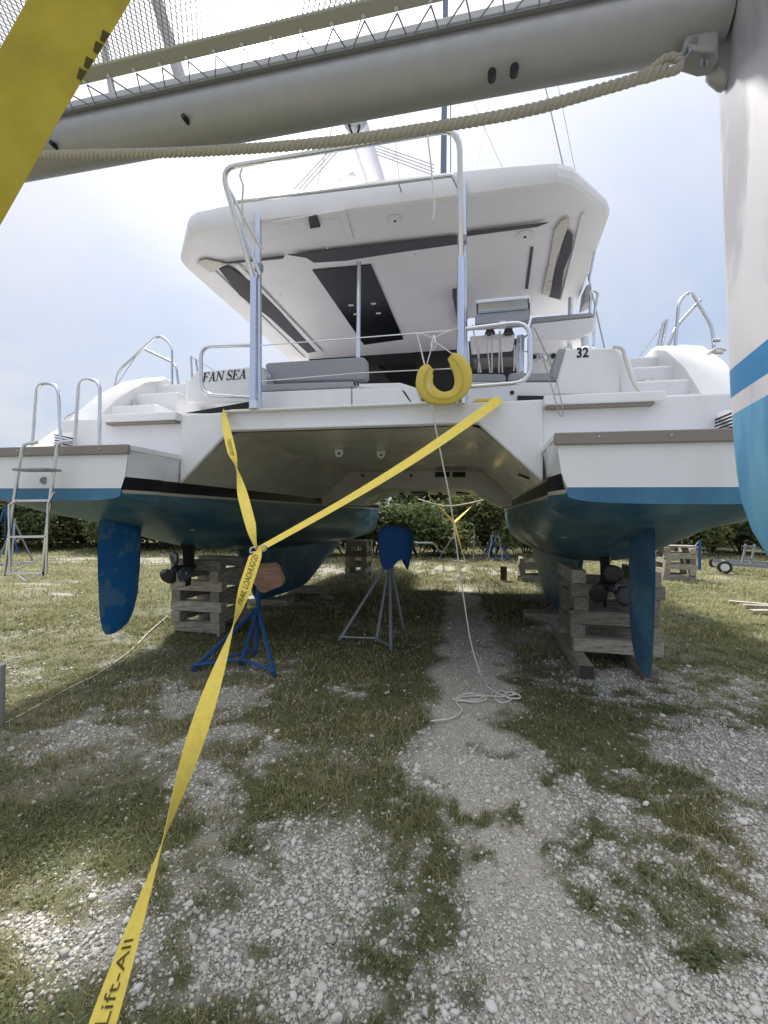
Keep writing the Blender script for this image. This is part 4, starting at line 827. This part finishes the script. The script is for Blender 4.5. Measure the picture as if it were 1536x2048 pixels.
# ================================================================== boat stands
def stand(name, feet, apex, m_, r, label, pole=None, pad=None, padm=woodr, grp='tripod boat stands', cat='boat stand', braces=None):
    rt = empty(name, (apex.x, apex.y, 0), label, cat, grp); n = len(feet)
    for i, f_ in enumerate(feet):
        s = MB(); s.tube([f_, apex+(f_-apex)*.03], r, 8); s.build('leg', m_, rt)
    for i in range(n):
        if braces is not None and i not in braces: continue
        a, b_ = feet[i], feet[(i+1) % n]; s = MB(); s.tube([a+Vector((0, 0, .05)), b_+Vector((0, 0, .05))], r*.7, 8); s.build('brace', m_, rt)
    s = MB(); s.tube([apex-Vector((0, 0, .12)), pole or apex+Vector((0, 0, .12))], r*1.25, 10); s.build('screw_post', m_, rt)
    if pad:
        c_, nrm, w_, h_ = pad; d, sd, u = basis(nrm); rot = Matrix((sd, u, d)).transposed()
        s = MB(); s.box(c_, (w_, h_, .035), rot); s.build('pad', padm, rt, bevel=.03)
    return rt
Z0 = lambda a, c_: PZ(a, c_, .02)
ap = PY(516, 1215, 5.55)
stand('boat_stand', [Z0(385, 1340), Z0(482, 1328), Z0(549, 1352), Z0(511, 1309)], ap, blue_s, .026, 'blue painted boat stand with a wooden pad pressed against the port hull', pole=PY(517, 1175, 5.5), braces=(0, 1, 3))
s = MB(); s.prism([PY(a, c_, 5.25) for a, c_ in ((512, 1130), (546, 1128), (554, 1134), (566, 1164), (563, 1172), (528, 1187), (519, 1184), (502, 1160), (502, 1140))], Vector((.02, .045, .02)))
o = s.build('pad', woodr, bpy.data.objects['boat_stand'], bevel=.006)
ap = PY(780, 1118, 6.6)
stand('boat_stand', [Z0(678, 1281), Z0(752, 1284), Z0(782, 1301), Z0(807, 1258)], ap, galv, .022, 'grey boat stand topped with a blue cloth in the middle of the tunnel', pole=PY(783, 1070, 6.6), pad=(PY(787, 1058, 6.6), Vector((.1, .1, 1)), .3, .2), padm=wooddk, braces=(0, 1))
# cloth bundle on it
s = MB(); rows = []; rd = random.Random(3); c0 = PY(789, 1085, 6.6); sc_ = 6.7/900
for k, (zz, hw) in enumerate(((1052, 16), (1057, 27), (1066, 31), (1078, 31), (1092, 30), (1104, 28), (1116, 23))):
    row = []
    for j in range(20):
        a = 2*math.pi*j/20; w_ = hw*sc_*(1+.16*math.sin(3*a+k*.35)*(.4+k*.12)+.20*rd.random())*(1.0/max(abs(math.cos(a)), abs(math.sin(a)), .8))**.8; z_ = c0.z+(1085-zz)*sc_-(.09*(1+math.sin(3*a+1)) if k == 6 else .03*math.sin(3*a+1) if k == 5 else 0)+rd.uniform(-.015, .015)
        row.append(Vector((c0.x+w_*math.cos(a), c0.y+w_*.7*math.sin(a), z_)))
    rows.append(row)
s.loft(rows, closed=True); s.add(rows[0], [tuple(range(20))]); o = s.build('cloth', tarp, None, smooth=60, sub=1); tag(o, 'crumpled blue cloth wrapped over the top of the grey boat stand', 'cloth')
s = MB(); p0 = PY(813, 1098, 6.55); s.prism([p0+Vector((x_, 0, z_)) for x_, z_ in ((-.04, .13), (.04, .15), (.055, -.05), (.02, -.16), (-.05, -.15), (-.06, 0))], (0, .05, 0)); o = s.build('cloth_end', tarp, None, bevel=.02); tag(o, 'loose hanging corner of the blue cloth on the grey boat stand', 'cloth')
def farstand(a, c_, hpx, m_, lab, sp=.42, rz=0., r=.02, n=3):
    b_ = PZ(a, c_, 0); dd = (b_-CP).dot(CF); h = hpx*dd/900; ap = b_+Vector((0, 0, h)); feet = [b_+Vector((sp*math.cos(rz+k*2*math.pi/n), sp*math.sin(rz+k*2*math.pi/n), .0)) for k in range(n)]
    return stand('boat_stand', feet, ap, m_, r, lab)
farstand(948, 1118, 50, galv, 'slender grey boat stand before the bushes at the end of the tunnel', .62, .5)
for i, (dx, dy, lb) in enumerate(((0, 0, 'leftmost'), (6, 0, 'second from left'), (11, 1, 'middle'), (17, 0, 'rightmost'))): farstand(985+dx, 1118+dy, 50, blue_s if i % 2 else galv, lb+' stand of the nested blue boat stands before the bushes', .6, .3*i+.2, .022)
farstand(912, 1122, 58, galv, 'dull boat stand partly behind the yellow bow strap', .7, 1.1)
farstand(8, 1108, 92, blue_s, 'tall blue boat stand at the left edge behind the ladder', .55, .3, .03)
farstand(28, 1130, 85, galv, 'grey boat stand with a pale pad behind the swimming ladder', .55, 1.3, .025)
farstand(1180, 1120, 40, blue_s, 'blue boat stand seen past the starboard keel', .5, .7); farstand(1308, 1122, 40, blue_s, 'blue boat stand left of the empty grey block stack', .5, .2)
s = MB(); b_ = PZ(1399, 1143, 0); s.tube([b_, b_+Vector((0, 0, 1.02))], .045, 10); s.tube([b_+Vector((0, 0, .98)), b_+Vector((-.26, 0, .66))], .03, 8); o = s.build('blue_post', blue_s, None); rt = o; tag(o, 'upright light blue steel post beside the empty grey block stack', 'post')
# cut post stub, trailer, planks
s = MB(); b_ = PZ(1007, 1161, 0); s.tube([b_, b_+Vector((0, 0, .2)), b_+Vector((0, 0, .38))], [.09, .085, .088], 12); o = s.build('tree_stump', wooddk, None); tag(o, 'short dark stump standing alone on the sunny grass', 'stump')
tr = empty('boat_trailer', PZ(1490, 1145, 0), 'rusty grey boat trailer frame standing on grass by the right edge', 'trailer')
t0 = PZ(1440, 1146, 0); t1 = PZ(1545, 1152, 0); ax = (t1-t0); ex_ = ax.normalized(); dp_ = Vector((-ex_.y, ex_.x, 0))
for k in (0, 1.3): s = MB(); s.bar(t0+dp_*k+Vector((0, 0, .3)), t1+ex_*1.6+dp_*k+Vector((0, 0, .26)), .07, .1); s.build('frame_rail', galv, tr)
for k in (.25, 1.5, 2.8): s = MB(); s.bar(t0+ex_*k+Vector((0, 0, .3)), t0+ex_*k+dp_*1.3+Vector((0, 0, .3)), .06, .06); s.build('cross_member', galv, tr)
for a in (-.1, 1.4): s = MB(); c_ = t0+ex_*.1+dp_*a; s.cyl(c_-dp_*.07+Vector((0, 0, .20)), c_+dp_*.07+Vector((0, 0, .20)), .20, 20); wh = s.build('wheel', rubber, tr, bevel=.02); s = MB(); s.cyl(c_-dp_*.08+Vector((0, 0, .20)), c_+dp_*.0+Vector((0, 0, .20)), .12, 14); s.build('rim', whitepl, wh)
for k in (.55, 2.0):
    for e in (0, .22): s = MB(); s.bar(t0+ex_*(k+e)+Vector((0, 0, .3)), t0+ex_*(k+e+.1)+Vector((0, 0, .95)), .05, .05); s.build('boat_guide', galv, tr)
    for z_ in (.5, .88): s = MB(); s.bar(t0+ex_*(k+.02)+Vector((0, 0, z_)), t0+ex_*(k+.32)+Vector((0, 0, z_)), .04, .04); s.build('guide_rung', galv, tr)
for a, c_, b_, d_, lab in ((1458, 1203, 1560, 1212, 'weathered plank lying furthest back on the grass at the right edge'), (1486, 1211, 1570, 1214, 'middle plank of the loose planks on the grass at the right edge'), (1502, 1222, 1580, 1222, 'nearest pale plank lying on the grass at the right edge')):
    s = MB(); s.bar(PZ(a, c_, .04), PZ(b_, d_, .04), .14, .045); o = s.build('plank', wood, None, smooth=0); tag(o, lab, 'plank', 'loose planks on the grass')
rope_thing('metal_frame', fillet([PZ(830, 1086, .9), PZ(868, 1086, .86), PZ(884, 1110, .1)], .3), .03, galv, 'bent pale metal hoop lying before the bushes behind the blue cloth', 'frame', k=2)
s = MB(); s.bar(PZ(840, 1108, .1), PZ(882, 1105, .12), .1, .1); o = s.build('metal_beam', galv, None); tag(o, 'pale metal beam on the ground below the bent hoop', 'beam')
b_ = PZ(-8, 1455, 0); s = MB(); s.tube([b_, b_+Vector((0, 0, .5))], .055, 12); o = s.build('short_post', alu, None, bevel=.004); tag(o, 'short grey post just showing at the left edge of the grass', 'post')
# ================================================================== bushes and trees
def leaf_mass(name, nl, rx, rz_, seed):
    r_ = np.random.default_rng(seed); nb = 16
    cen = np.stack([(r_.random(nb)-.5)*1.5*rx, (r_.random(nb)-.5)*1.2*rx, .25*rz_+r_.random(nb)*.62*rz_], 1); rad = (.22+.25*r_.random(nb))*min(rx, rz_)
    k = r_.integers(0, nb, nl); d = r_.normal(size=(nl, 3)); d /= np.linalg.norm(d, axis=1)[:, None]
    P = cen[k]+d*(rad[k]*(.45+.8*r_.random(nl)**1.1))[:, None]; P[:, 2] = np.abs(P[:, 2])
    sz = .035+.06*r_.random(nl); a = r_.normal(size=(nl, 3)); a /= np.linalg.norm(a, axis=1)[:, None]; b_ = np.cross(a, r_.normal(size=(nl, 3))); b_ /= np.linalg.norm(b_, axis=1)[:, None]
    V = np.stack([P-a*sz[:, None], P-b_*sz[:, None]*.5, P+a*sz[:, None], P+b_*sz[:, None]*.5], 1).reshape(-1, 3); F = np.arange(nl*4).reshape(-1, 4)
    tone = np.repeat(np.clip(r_.random(nb)[k]*.75+r_.random(nl)*.6-.25, 0, 1), 4)
    return np_mesh(name, V, F, bushm, {'tone': tone}), cen
CR_ = [leaf_mass('crown', 9000, 1.25, 2.2, 40+i) for i in range(5)]
def bush(cx, cy, h, k, label, wscale=1., grp='bushes behind the yard', nm='bush'):
    meh, cen = CR_[k % 5]; rt = empty(nm, (cx, cy, 0), label, 'bush' if nm == 'bush' else 'tree', grp, rz=k*1.3)
    o_ = bpy.data.objects.new('crown', meh); C.objects.link(o_); o_.parent = rt; o_.scale = (h/2.2*wscale, h/2.2*wscale, h/2.2)
    s = MB(); rd = random.Random(k)
    for c_ in cen[:6]: q_ = Vector((c_[0]*h/2.2*wscale, c_[1]*h/2.2*wscale, c_[2]*h/2.2)); s.tube([Vector((q_.x*.1, q_.y*.1, 0)), q_*.5+Vector((.05*rd.random(), 0, .1)), q_], [.035, .022, .008], 6)
    me_ = s.build('trunk', barkm, None); me_.parent = rt; return rt
ORD = ['first', 'second', 'third', 'fourth', 'fifth', 'sixth', 'seventh', 'eighth', 'ninth', 'tenth', 'eleventh', 'twelfth']
def zone(a): return ('left', 'behind the port hull and ladder') if a < 700 else ('tunnel', 'seen through the tunnel') if a < 1030 else ('right', 'behind the trailer and starboard hull')
k = 0
for nm, r_, txt in (('bush', range(-60, 1640, 74), 'green bush from the left'), ('tree', range(-60, 1700, 120), 'taller tree from the left')):
    cnt = {}
    for a in r_:
        key, side = zone(a); n_ = cnt.get(key, 0); cnt[key] = n_+1
        lab = ORD[n_]+' '+txt+' '+side
        if nm == 'bush':
            base = 1100 if a < 600 else 1113 if a < 1000 else 1108
            c_ = PZ(a+random.uniform(-14, 14), base+random.uniform(-3, 3), 0); hh = (3.0 if a < 200 else 2.5 if 740 < a < 890 else 3.1)*random.uniform(.78, 1.2)
            bush(c_.x, c_.y+.6, hh, k, lab, 1.25, 'bushes at the yard edge '+side)
        else:
            c_ = PZ(a+random.uniform(-30, 30), 1093, 0)
            bush(c_.x, c_.y+2.5, (4.2 if a < 100 else 3.3 if 700 < a < 900 else 4.2)*random.uniform(.9, 1.1), k, lab, 1.3, 'trees beyond the bushes '+side, 'tree')
        k += 1
# ================================================================== THE NEAR CATAMARAN (bow, beam, net)
nb = empty('near_catamaran', (.9, 0., 0), 'nearer catamaran overhead with grey crossbeam, net and white bow with blue band at right', 'catamaran')
def stem(z): return interp(z, [1.0, 1.2, 1.35, 1.5, 1.63, 1.70, 1.80, 1.95, 2.1, 3.3], [-1.5, -.2, .75, 1.12, 1.33, 1.40, 1.46, 1.485, 1.505, 1.60])
ZL = [3.42, 3.1, 2.6, 2.3, 2.155, 2.075, 2.025, 1.95, 1.86, 1.78, 1.70, 1.62, 1.5, 1.38, 1.25, 1.1, 1.0]
TT = [0, .006, .02, .05, .1, .17, .26, .36, .5, .7, 1., 1.5, 2.2, 3.2, 4.4]
def hw(t_, z): 
    f_ = interp(z, [1.0, 1.3, 1.6, 1.9, 2.3, 3.4], [.12, .45, .72, .92, 1., 1.02]); return (.022*(1-math.exp(-t_*60))+.75*(1-math.exp(-t_*.20)))*f_
for sd in (1,):
    rows = []
    for z in ZL:
        ys = stem(z); L = [Vector((.715-hw(t_, z), ys-t_, z)) for t_ in TT][::-1]; Rr = [Vector((.715+hw(t_, z), ys-t_, z)) for t_ in TT[1:]]; rows.append(L+Rr)
    cols = list(map(list, zip(*rows)))      # columns of z so that materials change by row
    mis = [0]*4+[1]+[0]+[2]*(len(ZL)-7)
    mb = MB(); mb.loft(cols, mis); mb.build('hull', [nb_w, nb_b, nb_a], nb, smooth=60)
mb = MB(); top_ = rows[0]; mb.add([p+Vector((0, 0, .0)) for p in top_], [tuple(range(len(top_)))]); mb.build('deck', nb_w, nb)
BY, BZ, BR = 1.46, 3.168, .080
mb = MB(); ring = []
for k in range(28):
    a = 2*math.pi*k/28; rx_ = BR*(1+.14*max(0, math.cos(a-2.4))**4); ring.append((rx_*math.cos(a), rx_*math.sin(a)))
mb.loft([[Vector((x_, BY+a, BZ+c_)) for a, c_ in ring] for x_ in (-6.2, -4, -2, 0, .66)], closed=True); beam = mb.build('crossbeam', alu, nb, smooth=60)
mb = MB(); mb.bb((-6., BY-.098, BZ+.052), (.6, BY-.040, BZ+.078)); mb.build('lacing_track', alu, nb, bevel=.004)
for a, c_ in ((366, 231), (101, 284)): p0 = PY(a, c_, BY-.085); s = MB(); s.cyl(p0, p0+Vector((0, .03, 0)), .009, 12); s.build('beam_hole', dark, nb)
for a, c_ in ((984, 145), (1029, 135)): p0 = PY(a, c_, BY-.075); s = MB(); s.cyl(p0-Vector((0, .004, .004)), p0+Vector((0, .03, .01)), .013, 14); s.build('beam_hole', dark, nb)
# beam bracket at the bow, with lug and the gunwale flange
s = MB(); p0 = PY(1410, 90, 1.47); s.prism([PY(a, c_, 1.42) for a, c_ in ((1372, 62), (1424, 52), (1440, 60), (1440, 118), (1410, 122), (1364, 108))], (0, .05, 0)); s.build('beam_bracket', alu, nb, bevel=.006)
s = MB(); s.cyl(PY(1389, 80, 1.405), PY(1389, 80, 1.43), .009, 12); s.build('bracket_bolt', galv, nb)
s = MB(); s.bar(PY(1368, 104, 1.41), PY(1428, 108, 1.41), .03, .018); s.build('bracket_flange', alu, nb, bevel=.003)
for a in (1403, 1414): s = MB(); s.cyl(PY(a, 122, 1.41), PY(a, 134, 1.41), .007, 8); s.build('bracket_bolt', galv, nb)
s = MB(); s.prism([PY(a, c_, 1.50) for a, c_ in ((1400, -40), (1412, 40), (1402, 172), (1440, 200), (1500, 110), (1560, 60), (1560, -60))], (0, -.05, 0)); s.build('bow_bracket_plate', alu, nb, bevel=.02)
# trampoline net: two families of cords, hem, grommet beads, lacing
NZ = 3.20; EY = 1.275
s = MB()
pitch = .0165; x0_, x1_, y0_, y1_ = -2.7, .62, -.25, EY-.03
def strip(xa, ya, xb, yb, z, w_=.0034):
    d = Vector((xb-xa, yb-ya, 0)); 
    if d.length < 1e-3: return
    n_ = Vector((-d.y, d.x, 0)).normalized()*w_/2; a = Vector((xa, ya, z)); b_ = Vector((xb, yb, z)); s.add([a-n_, b_-n_, b_+n_, a+n_], [(0, 1, 2, 3)])
H = y1_-y0_; sl_ = .62
for sgn in (1, -1):
    q_ = x0_-H*sl_
    while q_ < x1_+H*sl_:
        xa, xb = (q_, q_+H*sl_) if sgn > 0 else (q_+H*sl_, q_)
        ya, yb = y0_, y1_; 
        def clip(xa, ya, xb, yb, lim, lower):
            return xa, ya, xb, yb
        t0_, t1_ = 0., 1.; dx = xb-xa
        for lim, s_ in ((x0_, 1), (x1_, -1)):
            if abs(dx) > 1e-9:
                tt = (lim-xa)/dx
                if s_*dx > 0: t0_ = max(t0_, tt)
                else: t1_ = min(t1_, tt)
        if t1_ > t0_: strip(xa+dx*t0_, ya+(yb-ya)*t0_, xa+dx*t1_, ya+(yb-ya)*t1_, NZ+(.0015 if sgn > 0 else 0))
        q_ += pitch
o = s.build('trampoline_net', netm, nb, smooth=0, fix=False); o['kind'] = 'stuff'
s = MB(); s.bb((-6, EY-.045, NZ-.006), (.64, EY, NZ+.004)); s.build('trampoline_hem', hemm, nb, bevel=.002)
rd = random.Random(2); lastp = None; x_ = -3.0; k = 0
while x_ < .55:
    p0 = Vector((x_, EY-.014, NZ-.012)); s = MB(); s.sphere(p0, .0062, 8, 6); s.build('grommet_bead', whitepl, nb)
    t_a = Vector((x_+.035, BY-.094, BZ+.050)); t_b = Vector((x_+.012, BY-.094, BZ+.050))
    s = MB(); s.tube([p0+Vector((0, .012, 0)), t_b], .0024, 5); s.tube([t_b, t_a], .0022, 5); s.tube([t_a, p0+Vector((.098, .012, 0))], .0022, 5); s.build('lacing', ropeg, nb); x_ += .098
s = MB(); s.tube([Vector((-6, BY-.094, BZ+.048)), Vector((.6, BY-.094, BZ+.048))], .003, 6); s.build('lacing_rod', galv, nb)
for pts, r_ in (([PY(364, 168, 1.6), PY(310, -10, 1.55), PY(285, -120, 1.5)], .024), ([PY(226, 190, 1.7), PY(203, 50, 1.7), PY(190, -40, 1.7)], .016)):
    s = MB(); s.tube(pts, r_, 10); s.build('bow_seat_leg', alu, nb)
# thick three-strand rope in front of the beam
RP = spline([PY(1332, 140, 1.36), PY(1290, 153, 1.35), PY(1200, 180, 1.34), PY(1050, 222, 1.33), PY(860, 256, 1.33), PY(640, 286, 1.33), PY(400, 303, 1.33), PY(180, 309, 1.33), PY(50, 310, 1.33), PY(-180, 300, 1.34)], 16)
rt = empty('mooring_rope', PY(640, 290, 1.33), 'thick cream laid rope sagging below the grey crossbeam', 'rope')
def laid(pts, R0, r0, lay, nm):
    L = [0]
    for i in range(1, len(pts)): L.append(L[-1]+(pts[i]-pts[i-1]).length)
    n = int(L[-1]/.0065); P = [Vector([float(np.interp(l, L, [p[j] for p in pts])) for j in range(3)]) for l in np.linspace(0, L[-1], n)]
    for st_ in range(3):
        q_ = []
        for i, p_ in enumerate(P):
            t_ = (P[min(i+1, n-1)]-P[max(i-1, 0)]).normalized(); u = t_.cross(_Z).normalized(); v = u.cross(t_); a = i*.0065/lay*2*math.pi+st_*2*math.pi/3; q_.append(p_+(u*math.cos(a)+v*math.sin(a))*R0)
        s = MB(); s.tube(q_, r0, 8); s.build(nm, ropem, rt, smooth=80)
laid(RP, .0074, .0084, .056, 'rope_strand')
lp = [PY(a, c_, 1.36) for a, c_ in ((1262, 160), (1300, 142), (1330, 118), (1352, 116), (1362, 126), (1352, 140), (1325, 146), (1290, 158))]
laid(spline(lp, 8), .0058, .0068, .05, 'eye_strand')
s = MB(); s.tube(fillet([PY(1352, 122, 1.36), PY(1366, 108, 1.38), PY(1374, 92, 1.40), PY(1380, 108, 1.39), PY(1362, 128, 1.36)], .01), .006, 8); s.build('shackle', galv, rt)
